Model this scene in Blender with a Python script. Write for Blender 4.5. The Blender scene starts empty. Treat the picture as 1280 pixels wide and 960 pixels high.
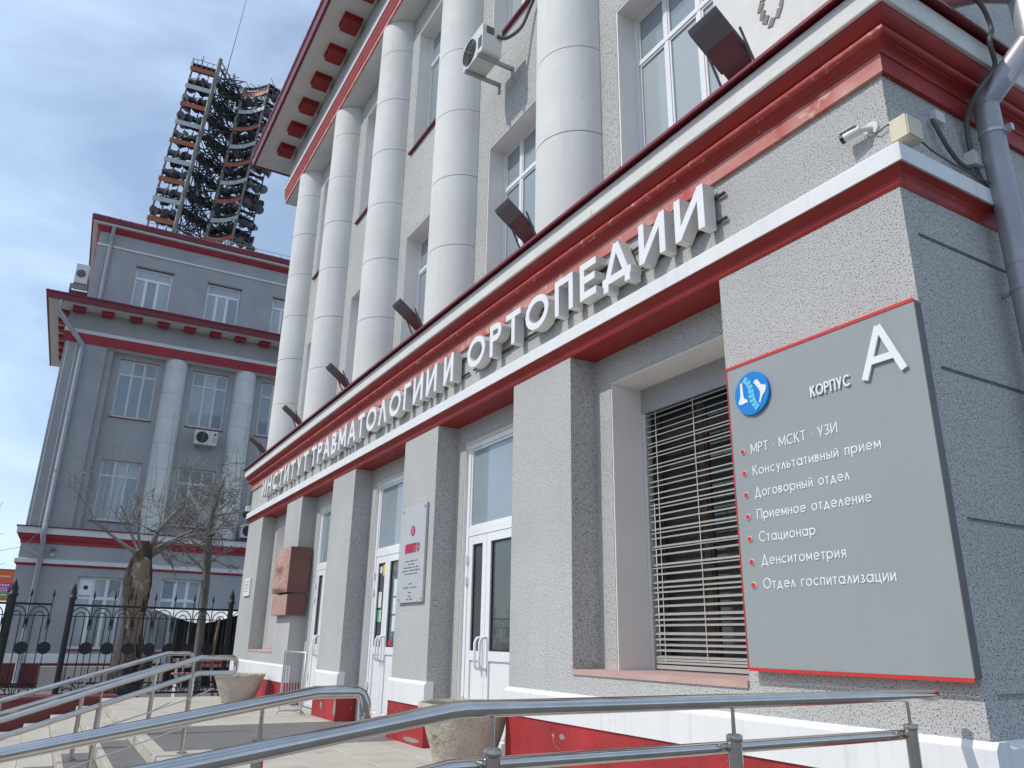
import bpy, math, random
from mathutils import Vector, Matrix
random.seed(7)
sc = bpy.context.scene
COL = sc.collection
R = math.radians
# ------------------------------------------------------------------ camera
cd = bpy.data.cameras.new("camera"); cam = bpy.data.objects.new("camera", cd); COL.objects.link(cam)
rt = Vector((0.50441776, 0.86329747, 0.01673931)); up = Vector((0.26568324, -0.17362403, 0.94829695)); fw = Vector((-0.82156871, 0.47389047, 0.31694272))
m3 = Matrix((rt, up, -fw)).transposed()
cam.matrix_world = Matrix.Translation((0, -3.5, 1.03)) @ m3.to_4x4()
cd.sensor_width = 36; cd.lens = 960.93 / 1280 * 36
cd.clip_start = 0.05; cd.clip_end = 3000
sc.camera = cam
# ------------------------------------------------------------------ light
SUN_D = Vector((0.22, 1.0, -1.12)).normalized()
sun = bpy.data.lights.new("sun", 'SUN'); sun.energy = 2.8; sun.angle = R(0.6); sun.color = (1, .955, .88)
so = bpy.data.objects.new("sun", sun); COL.objects.link(so); so.rotation_euler = SUN_D.to_track_quat('-Z', 'Y').to_euler()
w = bpy.data.worlds.new("World"); sc.world = w; w.use_nodes = True
nt = w.node_tree; nt.nodes.clear()
out = nt.nodes.new('ShaderNodeOutputWorld'); bg = nt.nodes.new('ShaderNodeBackground'); bg.inputs[1].default_value = 0.15
sky = nt.nodes.new('ShaderNodeTexSky'); sky.sky_type = 'NISHITA'; sky.sun_disc = False
sky.sun_elevation = math.asin(-SUN_D.z); sky.sun_rotation = math.atan2(-SUN_D.x, -SUN_D.y)
sky.air_density = 1.0; sky.dust_density = .9; sky.ozone_density = 1.6
tc = nt.nodes.new('ShaderNodeTexCoord'); mp = nt.nodes.new('ShaderNodeMapping'); mp.inputs['Scale'].default_value = (1.2, 1.2, 3.0)
nz = nt.nodes.new('ShaderNodeTexNoise'); nz.inputs['Scale'].default_value = 2.1; nz.inputs['Detail'].default_value = 7; nz.inputs['Roughness'].default_value = .52; nz.inputs['Distortion'].default_value = .4
rp = nt.nodes.new('ShaderNodeValToRGB'); rp.color_ramp.elements[0].position = .40; rp.color_ramp.elements[1].position = .72
rp.color_ramp.elements[0].color = (.27, .27, .27, 1); rp.color_ramp.elements[1].color = (.95, .95, .95, 1)
mxs = nt.nodes.new('ShaderNodeMixRGB'); mxs.inputs[2].default_value = (5.5, 7.0, 9.2, 1)
nt.links.new(tc.outputs['Generated'], mp.inputs[0]); nt.links.new(mp.outputs[0], nz.inputs[0]); nt.links.new(nz.outputs[0], rp.inputs[0])
nt.links.new(rp.outputs[0], mxs.inputs[0]); nt.links.new(sky.outputs[0], mxs.inputs[1]); nt.links.new(mxs.outputs[0], bg.inputs[0]); nt.links.new(bg.outputs[0], out.inputs[0])
vs = sc.view_settings; vs.view_transform = 'Standard'; vs.look = 'None'; vs.exposure = -0.06; vs.gamma = 1; vs.use_curve_mapping = False

# ------------------------------------------------------------------ materials
def mat(name, col, rough=.6, metal=0., var=None, var_col=None, speck=None, bump=None, wear=None, streak=None, spec=.5, seed=0., crack=None):
    """var=(scale,amount) broad tone variation; speck=[(scale,lo,hi,colour)] fine aggregate; wear=(scale,lo,hi,colour) chipped patches;
    bump=(scale,strength,distance); streak=(amount,colour) vertical run marks"""
    m = bpy.data.materials.new(name); m.use_nodes = True
    t = m.node_tree; N = t.nodes; L = t.links; p = N['Principled BSDF']
    p.inputs['Roughness'].default_value = rough; p.inputs['Metallic'].default_value = metal
    p.inputs['Specular IOR Level'].default_value = spec
    tc = N.new('ShaderNodeTexCoord'); mpn = N.new('ShaderNodeMapping'); mpn.inputs['Location'].default_value = (seed, seed*1.7, 0)
    L.new(tc.outputs['Object'], mpn.inputs[0]); co = mpn.outputs[0]
    c = N.new('ShaderNodeRGB'); c.outputs[0].default_value = (*col, 1); cur = c.outputs[0]
    def noise(scale, detail=4, rough_=.55, vec=None):
        n = N.new('ShaderNodeTexNoise'); n.inputs['Scale'].default_value = scale; n.inputs['Detail'].default_value = detail; n.inputs['Roughness'].default_value = rough_
        L.new(vec or co, n.inputs[0]); return n.outputs[0]
    def ramp(src, lo, hi, a=0., b=1.):
        r = N.new('ShaderNodeMapRange'); r.inputs[1].default_value = lo; r.inputs[2].default_value = hi; r.inputs[3].default_value = a; r.inputs[4].default_value = b
        L.new(src, r.inputs[0]); return r.outputs[0]
    def mix(f, a, b, mode='MIX'):
        x = N.new('ShaderNodeMixRGB'); x.blend_type = mode
        for i, v in ((0, f), (1, a), (2, b)):
            if hasattr(v, 'is_output'): L.new(v, x.inputs[i])
            else: x.inputs[i].default_value = v if i == 0 else (*v, 1)
        return x.outputs[0]
    if var:
        f = ramp(noise(var[0], 6), .3, .7)
        vc = var_col or tuple(max(0, k*(1-var[1])) for k in col)
        cur = mix(f, cur, vc)
    if streak:
        m2 = N.new('ShaderNodeMapping'); m2.inputs['Scale'].default_value = (9, 9, .45); L.new(co, m2.inputs[0])
        f = ramp(noise(1.6, 5, .6, m2.outputs[0]), .55, .8, 0, streak[0])
        cur = mix(f, cur, streak[1])
    for s in (speck or []):
        f = ramp(noise(s[0], 2, .6), s[1], s[2]); cur = mix(f, cur, s[3])
    if wear:
        f = ramp(noise(wear[0], 8, .7), wear[1], wear[2]); cur = mix(f, cur, wear[3])
    if crack:      # (scale, half width, colour, presence threshold): hairline cracks
        dn = N.new('ShaderNodeTexNoise'); dn.inputs['Scale'].default_value = crack[0]*2.2; L.new(co, dn.inputs[0])
        av = N.new('ShaderNodeMixRGB'); av.inputs[0].default_value = .12; L.new(co, av.inputs[1]); L.new(dn.outputs[1], av.inputs[2])
        vo = N.new('ShaderNodeTexVoronoi'); vo.feature = 'DISTANCE_TO_EDGE'; vo.inputs['Scale'].default_value = crack[0]; L.new(av.outputs[0], vo.inputs[0])
        f1 = ramp(vo.outputs['Distance'], crack[1]*.4, crack[1], 1, 0); f2 = ramp(noise(crack[0]*.45, 2), crack[3], crack[3]+.05)
        mu = N.new('ShaderNodeMath'); mu.operation = 'MULTIPLY'; L.new(f1, mu.inputs[0]); L.new(f2, mu.inputs[1]); cur = mix(mu.outputs[0], cur, crack[2])
    L.new(cur, p.inputs['Base Color'])
    if bump:
        b = N.new('ShaderNodeBump'); b.inputs['Strength'].default_value = bump[1]; b.inputs['Distance'].default_value = bump[2]
        L.new(noise(bump[0], 5, .6), b.inputs['Height']); L.new(b.outputs[0], p.inputs['Normal'])
    if rough > .25 and rough < .9:
        L.new(ramp(noise(7., 4), .3, .7, rough-.08, rough+.08), p.inputs['Roughness'])
    return m
M = {}
GD = (.10, .10, .10)
M['stucco'] = mat('grey_pebbledash', (.60, .60, .575), .9, var=(.9, .2), streak=(.4, (.46, .45, .42)), speck=[(130, .49, .59, (.41, .405, .38)), (112, .572, .61, (.12, .12, .12))], bump=(110, .75, .007))
M['stucco_dark'] = mat('bluish_smooth_plaster', (.43, .425, .42), .85, var=(1.0, .22), bump=(40, .5, .008), streak=(.35, (.29, .29, .30)), speck=[(35, .52, .64, (.33, .335, .345))])
M['plaster'] = mat('white_plaster', (.72, .72, .69), .75, var=(1.1, .13), bump=(14, .5, .006), streak=(.55, (.55, .54, .50)), wear=(11, .665, .70, (.46, .43, .38)))
M['plaster_worn'] = mat('weathered_white_plaster', col=(.74, .73, .69), rough=.75, var=(3, .12), bump=(22, .5, .006), streak=(.5, (.55, .53, .48)), wear=(9, .64, .68, (.42, .39, .33)))
M['reveal'] = mat('cream_painted_reveal', (.80, .785, .745), .7, var=(2, .08), bump=(25, .2, .003))
M['plinth_white'] = mat('white_plinth_paint', (.78, .78, .77), .6, var=(2, .08), streak=(.8, (.58, .57, .56)), bump=(14, .5, .006), wear=(8, .67, .70, (.50, .47, .42)))
M['red'] = mat('dark_red_paint', (.35, .019, .015), .5, var=(3, .25), wear=(14, .66, .70, (.50, .22, .16)), bump=(16, .35, .006), streak=(.3, (.18, .012, .015)))
M['red_shade'] = mat('red_painted_dado', (.44, .03, .035), .7, var=(3, .4), streak=(.4, (.30, .03, .03)), wear=(6, .62, .67, (.55, .30, .27)), bump=(45, .7, .01))
M['red_worn'] = mat('sun_worn_red_paint', (.33, .022, .018), .45, var=(5, .3), var_col=(.40, .06, .045), wear=(13, .56, .63, (.58, .33, .25)), bump=(20, .5, .007))
M['sill'] = mat('faded_salmon_sill', (.56, .37, .32), .75, var=(5, .15), wear=(8, .64, .7, (.62, .48, .40)), bump=(20, .3, .004))
M['pink'] = mat('faded_pink_paint', (.60, .32, .27), .65, var=(3.2, .2), var_col=(.45, .075, .06), wear=(9, .56, .64, (.64, .42, .33)), bump=(20, .4, .005))
M['red_b'] = mat('shaded_wing_red', (.40, .035, .05), .6, var=(2, .25), wear=(12, .66, .7, (.5, .25, .22)), bump=(16, .3, .005))  # lighter copy of the red, carrying the shaded wing's look in its colour
M['metal_red'] = mat('dark_red_sheet_metal', (.19, .014, .026), .38, var=(5, .2), bump=(8, .15, .004))
M['pvc'] = mat('white_pvc', (.82, .82, .82), .28, var=(3, .04))
M['wood_white'] = mat('peeling_white_wood', (.70, .69, .66), .6, var=(12, .1), wear=(20, .62, .68, (.40, .37, .32)))
M['glass'] = mat('window_glass', (.30, .36, .39), .04, spec=.9, var=(.6, .25))  # pale base colour stands in for the sky mirrored in the panes
M['glass_blind'] = mat('glass_with_pale_blind', (.42, .47, .48), .06, spec=.8, var=(.5, .15))
M['glass_dark'] = mat('dark_door_glass', (.085, .10, .10), .03, spec=.8, var=(1.5, .3))
M['steel'] = mat('polished_steel', (.60, .58, .55), .2, 1., var=(14, .14), bump=(30, .06, .002))
def brushed():
    m = M['steel']; t = m.node_tree; p = t.nodes['Principled BSDF']
    for l in list(p.inputs['Roughness'].links): t.links.remove(l)
    p.inputs['Roughness'].default_value = .13
brushed()
M['brass'] = mat('tarnished_collar', (.50, .46, .40), .3, 1., var=(30, .3))
M['stone'] = mat('beige_paving_stone', (.50, .455, .385), .8, var=(1.7, .3), streak=(.3, (.36, .33, .28)), var_col=(.47, .44, .385), speck=[(120, .6, .72, (.36, .33, .29))], bump=(60, .3, .004), wear=(3.5, .58, .68, (.36, .335, .29)))
M['stone_b'] = mat('pale_paving_stone', (.54, .495, .42), .8, var=(2.3, .28), speck=[(120, .6, .72, (.40, .37, .33))], bump=(60, .3, .004), wear=(4, .66, .74, (.44, .41, .36)))
M['mat_grey'] = mat('grey_granite', (.19, .185, .175), .85, var=(5, .25), speck=[(90, .5, .7, (.12, .12, .115))], bump=(90, .4, .004), streak=(.3, (.25, .24, .22)))
M['joint'] = mat('mortar', (.30, .28, .25), .9, var=(6, .2))
M['asphalt'] = mat('asphalt', (.17, .165, .16), .9, var=(.5, .25), speck=[(110, .55, .7, (.26, .25, .24))], bump=(70, .5, .01))
M['iron'] = mat('black_iron', (.018, .018, .02), .5, var=(10, .3), bump=(30, .3, .003))
M['galv'] = mat('grey_galvanised_pipe', (.37, .37, .39), .42, .3, var=(3, .12), bump=(10, .1, .003), streak=(.3, (.24, .24, .26)))
M['galv_new'] = mat('bright_galvanised_sheet', (.55, .56, .58), .35, .5, var=(4, .12))
M['sign_grey'] = mat('grey_sign_panel', (.315, .34, .335), .42, var=(1.5, .1), streak=(.28, (.37, .39, .38)), bump=(1.6, .2, .02))
M['sign_red'] = mat('red_sign_edge', (.62, .035, .03), .4, var=(8, .1))
M['white'] = mat('white_letter_paint', (.82, .82, .82), .4, var=(8, .05))
M['letter_side'] = mat('cream_letter_metal', (.72, .70, .66), .45, var=(6, .12), wear=(16, .68, .73, (.45, .40, .33)))
M['blue'] = mat('blue_logo_disc', (.0, .21, .62), .4)
M['cyan'] = mat('light_blue_logo_print', (.13, .55, .74), .4)
M['plaque'] = mat('brushed_plaque', (.52, .52, .52), .4, .2, var=(4, .08))
M['print'] = mat('grey_plaque_print', (.16, .15, .15), .6)
M['crimson'] = mat('crimson_plaque_print', (.42, .01, .05), .45)
M['granite_red'] = mat('red_granite', (.52, .33, .27), .75, var=(5, .25), speck=[(90, .5, .7, (.30, .13, .11))], bump=(25, .9, .015))
M['granite_shaded'] = mat('shaded_polished_granite', (.19, .085, .07), .35, var=(8, .2), speck=[(110, .5, .7, (.18, .07, .06))])  # granite darkened so the shade on the memorial's sides is in the colour
M['engrave'] = mat('pale_engraving', (.55, .38, .32), .8)
M['box_beige'] = mat('yellowed_plastic', (.66, .60, .44), .5, var=(9, .12))
M['white_plastic'] = mat('white_plastic', (.68, .68, .65), .4, var=(6, .08))
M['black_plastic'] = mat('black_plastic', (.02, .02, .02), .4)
M['cable'] = mat('grey_cable', (.10, .095, .09), .6)
M['lamp_grey'] = mat('grey_lamp_housing', (.13, .12, .125), .5, var=(9, .15))
M['lamp_red'] = mat('reddish_lamp_housing', (.15, .045, .05), .4, var=(9, .15))
M['concrete'] = mat('rough_cast_concrete', (.56, .50, .42), .9, var=(4, .35), var_col=(.42, .37, .30), speck=[(60, .55, .7, (.36, .30, .23))], bump=(14, 1., .03), wear=(5, .6, .66, (.50, .36, .22)), crack=(4.3, .010, (.26, .21, .16), .50))
M['soil'] = mat('dark_soil', (.10, .075, .05), .95, var=(20, .4), bump=(30, 1., .02))
M['bark_pale'] = mat('grey_brown_bark', (.24, .205, .175), .95, var=(6, .4), bump=(22, 1., .03))
M['brown_frame'] = mat('old_brown_window_frame', (.22, .175, .14), .7, var=(5, .3))
M['bark'] = mat('dark_bark', (.10, .08, .065), .95, var=(6, .45), bump=(18, 1., .04), wear=(5, .6, .66, (.16, .12, .09)))
M['deadwood'] = mat('exposed_pale_wood', (.33, .26, .19), .9, var=(2.2, .5), var_col=(.26, .13, .06), streak=(1., (.07, .045, .03)), bump=(26, 1., .03), wear=(3, .55, .62, (.46, .40, .32)))
M['twig'] = mat('grey_brown_twigs', (.33, .295, .26), .9, var=(3, .35))
M['orange'] = mat('faded_orange_beam', (.42, .12, .06), .6, var=(1.5, .2))
M['beam_white'] = mat('faded_white_beam', (.52, .52, .50), .6, var=(1.5, .15))
M['mast'] = mat('weathered_mast_steel', (.23, .215, .19), .6, var=(.9, .35), wear=(1.5, .6, .68, (.30, .14, .08)))
M['mast_dark'] = mat('dark_mast_steel', (.05, .05, .052), .6, var=(.8, .3))
M['maroon'] = mat('maroon_parapet_paint', (.18, .03, .03), .5, var=(1.5, .3), bump=(20, .3, .005))
M['banner_o'] = mat('orange_billboard', (.85, .16, .03), .5); M['banner_m'] = mat('magenta_billboard', (.62, .03, .25), .5); M['banner_g'] = mat('green_billboard', (.05, .42, .10), .5)
M['fabric'] = mat('white_canopy_fabric', (.78, .78, .76), .8, var=(2, .1))
M['tent_shade'] = mat('shaded_tent_wall', (.035, .03, .028), .8, var=(2, .3))  # near-black colour carries the shade inside the tent
M['slat'] = mat('cream_blind_slat', (.42, .41, .38), .45, var=(5, .08))
M['blindbox'] = mat('grey_shutter_box', (.36, .36, .37), .5, var=(2, .06))
M['roof'] = mat('dark_red_roof_sheet', (.15, .015, .022), .45, var=(2, .25))
M['sticker_y'] = mat('yellow_sticker', (.80, .50, .03), .5); M['sticker_g'] = mat('green_sticker', (.08, .45, .12), .5); M['paper'] = mat('paper_notice', (.62, .72, .72), .6); M['sticker_w'] = mat('white_sticker', (.75, .68, .66), .5)

# ------------------------------------------------------------------ mesh helpers
class MB:
    def __init__(s, T=None): s.v = []; s.f = []; s.T = T; s.sm = []
    def add(s, vs, fs, smooth=False):
        o = len(s.v); s.v += [tuple(v) for v in vs]; s.f += [tuple(i+o for i in f) for f in fs]; s.sm += [smooth]*len(fs); return s
    def box(s, x0, x1, y0, y1, z0, z1):
        v = [(x, y, z) for z in (z0, z1) for y in (y0, y1) for x in (x0, x1)]
        return s.add(v, [(0, 2, 3, 1), (4, 5, 7, 6), (0, 1, 5, 4), (2, 6, 7, 3), (0, 4, 6, 2), (1, 3, 7, 5)])
    def hexa(s, pts):      # 8 pts: bottom ring 4, top ring 4
        return s.add(pts, [(3, 2, 1, 0), (4, 5, 6, 7), (0, 1, 5, 4), (1, 2, 6, 5), (2, 3, 7, 6), (3, 0, 4, 7)])
    def prism(s, poly, a0, a1, axis='x'):
        n = len(poly)
        def P(a, q): return {'x': (a, q[0], q[1]), 'y': (q[0], a, q[1]), 'z': (q[0], q[1], a)}[axis]
        v = [P(a0, q) for q in poly] + [P(a1, q) for q in poly]
        return s.add(v, [tuple(range(n))[::-1], tuple(range(n, 2*n))] + [(i, (i+1) % n, n+(i+1) % n, n+i) for i in range(n)])
    def tube(s, pts, r, n=8, r1=None, cap=True, smooth=True):
        pts = [Vector(p) for p in pts]; m = len(pts); rings = []
        ref = None
        for i, p in enumerate(pts):
            d = (pts[min(i+1, m-1)]-pts[max(i-1, 0)]).normalized()
            if ref is None: ref = Vector((0, 0, 1)) if abs(d.z) < .9 else Vector((1, 0, 0))
            a = d.cross(ref).normalized(); b = a.cross(d).normalized(); ref = b
            rr = (r[i] if isinstance(r, (list, tuple)) else (r if r1 is None else r+(r1-r)*i/(m-1)))
            rings += [p+(a*math.cos(2*math.pi*k/n)+b*math.sin(2*math.pi*k/n))*rr for k in range(n)]
        fs = [(i*n+k, i*n+(k+1) % n, (i+1)*n+(k+1) % n, (i+1)*n+k) for i in range(m-1) for k in range(n)]
        s.add(rings, fs, smooth)
        if cap: s.add(rings[:n], [tuple(range(n))[::-1]]); s.add(rings[-n:], [tuple(range(n))])
        return s
    def lathe(s, prof, cx, cy, n=24, a0=0, a1=2*math.pi, smooth=True):
        full = abs(a1-a0-2*math.pi) < 1e-6; k = n if full else n+1
        v = [(cx+r*math.cos(a0+(a1-a0)*i/n), cy+r*math.sin(a0+(a1-a0)*i/n), z) for r, z in prof for i in range(k)]
        fs = [(j*k+i, j*k+(i+1) % k, (j+1)*k+(i+1) % k, (j+1)*k+i) for j in range(len(prof)-1) for i in range(n)]
        return s.add(v, fs, smooth)
    def disc(s, c, r, n, axis='y', t=.01):
        q = [(c[0]+r*math.cos(2*math.pi*i/n), c[2]+r*math.sin(2*math.pi*i/n)) for i in range(n)] if axis == 'y' else [(c[1]+r*math.cos(2*math.pi*i/n), c[2]+r*math.sin(2*math.pi*i/n)) for i in range(n)]
        k = 1 if axis == 'y' else 0
        return s.prism(q, c[k]-t/2, c[k]+t/2, axis)
    def sweep(s, prof, path, closed=True, only=None):
        """prof (out, z) swept along plan path [(x,y)]; 'out' goes to the right-hand side of travel, mitred"""
        n = len(prof); m = len(path); V = []
        for i in range(m):
            p = Vector(path[i]); d0 = (p-Vector(path[i-1])).normalized() if i else None; d1 = (Vector(path[i+1])-p).normalized() if i < m-1 else None
            if d0 is None: nn = Vector((d1.y, -d1.x)); k = 1
            elif d1 is None: nn = Vector((d0.y, -d0.x)); k = 1
            else:
                a = Vector((d0.y, -d0.x)); b = Vector((d1.y, -d1.x)); nn = (a+b).normalized(); k = 1/max(.2, nn.dot(a))
            V += [(p.x+nn.x*o*k, p.y+nn.y*o*k, z) for o, z in prof]
        last = n if closed else n-1
        fs = [(i*n+j, i*n+(j+1) % n, (i+1)*n+(j+1) % n, (i+1)*n+j) for i in range(m-1) if only is None or i in only for j in range(last)]
        s.add(V, fs)
        if closed and only is None: s.add(V[:n], [tuple(range(n))[::-1]]); s.add(V[-n:], [tuple(range(n))])
        return s
    def ribbon(s, pts, wd, y0, y1, closed=False):
        """flat stroke in the x-z plane, front y0, back y1"""
        P = [Vector(p) for p in pts]; m = len(P); Lf = []; Rt = []
        for i in range(m):
            if closed: a = P[i-1]; b = P[(i+1) % m]
            else: a = P[max(0, i-1)]; b = P[min(m-1, i+1)]
            d0 = (P[i]-a); d1 = (b-P[i])
            if d0.length < 1e-9: d0 = d1
            if d1.length < 1e-9: d1 = d0
            d0 = d0.normalized(); d1 = d1.normalized()
            n0 = Vector((-d0.y, d0.x)); n1 = Vector((-d1.y, d1.x)); nn = (n0+n1)
            nn = nn.normalized() if nn.length > .1 else n0
            k = min(2.5, 1/max(.3, nn.dot(n0)))
            Lf.append(P[i]+nn*wd/2*k); Rt.append(P[i]-nn*wd/2*k)
        segs = m if closed else m-1
        v = []
        for y in (y0, y1): v += [(q.x, y, q.y) for q in Lf] + [(q.x, y, q.y) for q in Rt]
        o = 2*m; fs = []
        for i in range(segs):
            j = (i+1) % m
            fs += [(i, j, m+j, m+i), (o+i, o+m+i, o+m+j, o+j), (i, o+i, o+j, j), (m+i, m+j, o+m+j, o+m+i)]
        if not closed: fs += [(0, m, o+m, o), (m-1, o+m-1, o+2*m-1, 2*m-1)]
        return s.add(v, fs)
    def mesh(s, name):
        used = sorted({i for f in s.f for i in f}); k_ = {q: i for i, q in enumerate(used)}; v = [s.v[q] for q in used]; s.f = [tuple(k_[i] for i in f) for f in s.f]
        me = bpy.data.meshes.new(name)
        me.from_pydata(v, [], s.f); me.polygons.foreach_set('use_smooth', s.sm); me.update(); return me
def wm(o):
    m = Matrix.Translation(o.location) @ o.rotation_euler.to_matrix().to_4x4()
    return wm(o.parent) @ m if o.parent else m
def build(mb, name, mt, parent=None, kind=None, label=None, local=False):
    """vertices are in world space (after mb.T) and are brought into the parent's space"""
    X = Matrix.Identity(4)
    if mb.T is not None: X = mb.T @ X
    if parent is not None and not local: X = wm(parent).inverted() @ X
    if X != Matrix.Identity(4): mb.v = [tuple(X @ Vector(v)) for v in mb.v]
    me = mb.mesh(name); me.materials.append(M[mt] if isinstance(mt, str) else mt)
    import bmesh
    bm = bmesh.new(); bm.from_mesh(me); bmesh.ops.recalc_face_normals(bm, faces=bm.faces); bm.to_mesh(me); bm.free()
    o = bpy.data.objects.new(name, me); COL.objects.link(o)
    if parent is not None: o.parent = parent
    if kind: o['kind'] = kind
    if label: o['label'] = label
    return o
def thing(name, label, cat, loc=(0, 0, 0), rz=0, group=None):
    o = bpy.data.objects.new(name, None); COL.objects.link(o); o.location = loc; o.rotation_euler = (0, 0, rz); o.empty_display_size = .2
    o['label'] = label; o['category'] = cat
    if group: o['group'] = group
    return o
def tag(o, label, cat, group=None):
    o['label'] = label; o['category'] = cat
    if group: o['group'] = group
    return o
def copy_tree(o, parent=None, loc=None, name=None):
    c = o.copy(); COL.objects.link(c); c.parent = parent
    if loc is not None: c.location = loc
    for ch in list(o.children): copy_tree(ch, c)
    return c
def clone(o, off, parent=None):      # a part shifted by off (parent space), sub-parts along
    c = o.copy(); COL.objects.link(c); c.parent = parent or o.parent; c.location = Vector(o.location)+Vector(off)
    for ch in list(o.children):
        d = ch.copy(); COL.objects.link(d); d.parent = c
    return c

def wall_mb(T, x0, x1, z0, z1, y, back, ops, depth):
    """front face at y with rectangular openings (ax0,ax1,az0,az1) whose reveals run to y+depth"""
    mb = MB(T)
    xs = sorted({x0, x1, *[o[0] for o in ops], *[o[1] for o in ops]}); zs = sorted({z0, z1, *[o[2] for o in ops], *[o[3] for o in ops]})
    for i in range(len(xs)-1):
        for j in range(len(zs)-1):
            cx = (xs[i]+xs[i+1])/2; cz = (zs[j]+zs[j+1])/2
            if any(o[0] < cx < o[1] and o[2] < cz < o[3] for o in ops): continue
            mb.add([(xs[i], y, zs[j]), (xs[i+1], y, zs[j]), (xs[i+1], y, zs[j+1]), (xs[i], y, zs[j+1])], [(0, 1, 2, 3)])
            mb.add([(xs[i], back, zs[j]), (xs[i+1], back, zs[j]), (xs[i+1], back, zs[j+1]), (xs[i], back, zs[j+1])], [(3, 2, 1, 0)])
    for a, b, c, d in [(x0, y, x0, back), (x1, y, x1, back)]: mb.add([(a, b, z0), (c, d, z0), (c, d, z1), (a, b, z1)], [(0, 1, 2, 3)])
    mb.add([(x0, y, z1), (x1, y, z1), (x1, back, z1), (x0, back, z1)], [(0, 1, 2, 3)])
    return mb
def reveal_mb(T, o, y0, y1, t=.012):
    a, b, c, d = o; mb = MB(T)
    mb.box(a-.004, a+t, y0, y1, c, d); mb.box(b-t, b+.004, y0, y1, c, d); mb.box(a+t, b-t, y0, y1, d-t, d+.004)
    return mb

FR = .055
def window(T, parent, o, y, cols, transom, glass='glass', frame='pvc', topcols=None, dep=.06, lab=None, fr=FR, pad=.0, mull=.05):
    """a window part (its frame) with panes as sub-parts; transom = height fraction of the lower lights"""
    a, b, c, d = o; f = MB(T)
    f.box(a, a+fr, y, y+dep, c, d); f.box(b-fr, b, y, y+dep, c, d); f.box(a+fr, b-fr, y, y+dep, c, c+fr); f.box(a+fr, b-fr, y, y+dep, d-fr, d)
    zt = c+(d-c)*transom
    f.box(a+fr, b-fr, y+.004, y+dep-.004, zt-mull/2, zt+mull/2)
    W = b-a-2*fr
    xs = [a+fr+W*q for q in cols]
    for x in xs: f.box(x-mull/2, x+mull/2, y+.008, y+dep-.008, c+fr, zt-mull/2)
    txs = xs if topcols is None else [a+fr+W*q for q in topcols]
    for x in txs: f.box(x-mull/2, x+mull/2, y+.008, y+dep-.008, zt+mull/2, d-fr)
    fo = build(f, 'window', frame, parent, label=lab)
    def row(xl, z0, z1):
        xl = [a+fr]+xl+[b-fr]
        for i in range(len(xl)-1):
            g = MB(T); p0 = xl[i]+(mull/2 if i else 0); p1 = xl[i+1]-(mull/2 if i < len(xl)-2 else 0)
            g.add([(p0, y+dep*.55, z0), (p1, y+dep*.55, z0), (p1, y+dep*.55, z1), (p0, y+dep*.55, z1)], [(0, 1, 2, 3)])
            build(g, 'pane', glass if isinstance(glass, str) else random.choice(glass), fo)
            e = .022; q = MB(T)   # sash rim
            for bx in ((p0+.003, p0+e, z0+.003, z1-.003), (p1-e, p1-.003, z0+.003, z1-.003), (p0+e, p1-e, z0+.003, z0+e), (p0+e, p1-e, z1-e, z1-.003)):
                q.box(bx[0], bx[1], y+.016, y+dep*.5, bx[2], bx[3])
            build(q, 'sash', frame, fo)
    row(xs, c+fr, zt-mull/2); row(txs, zt+mull/2, d-fr)
    return fo

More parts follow.
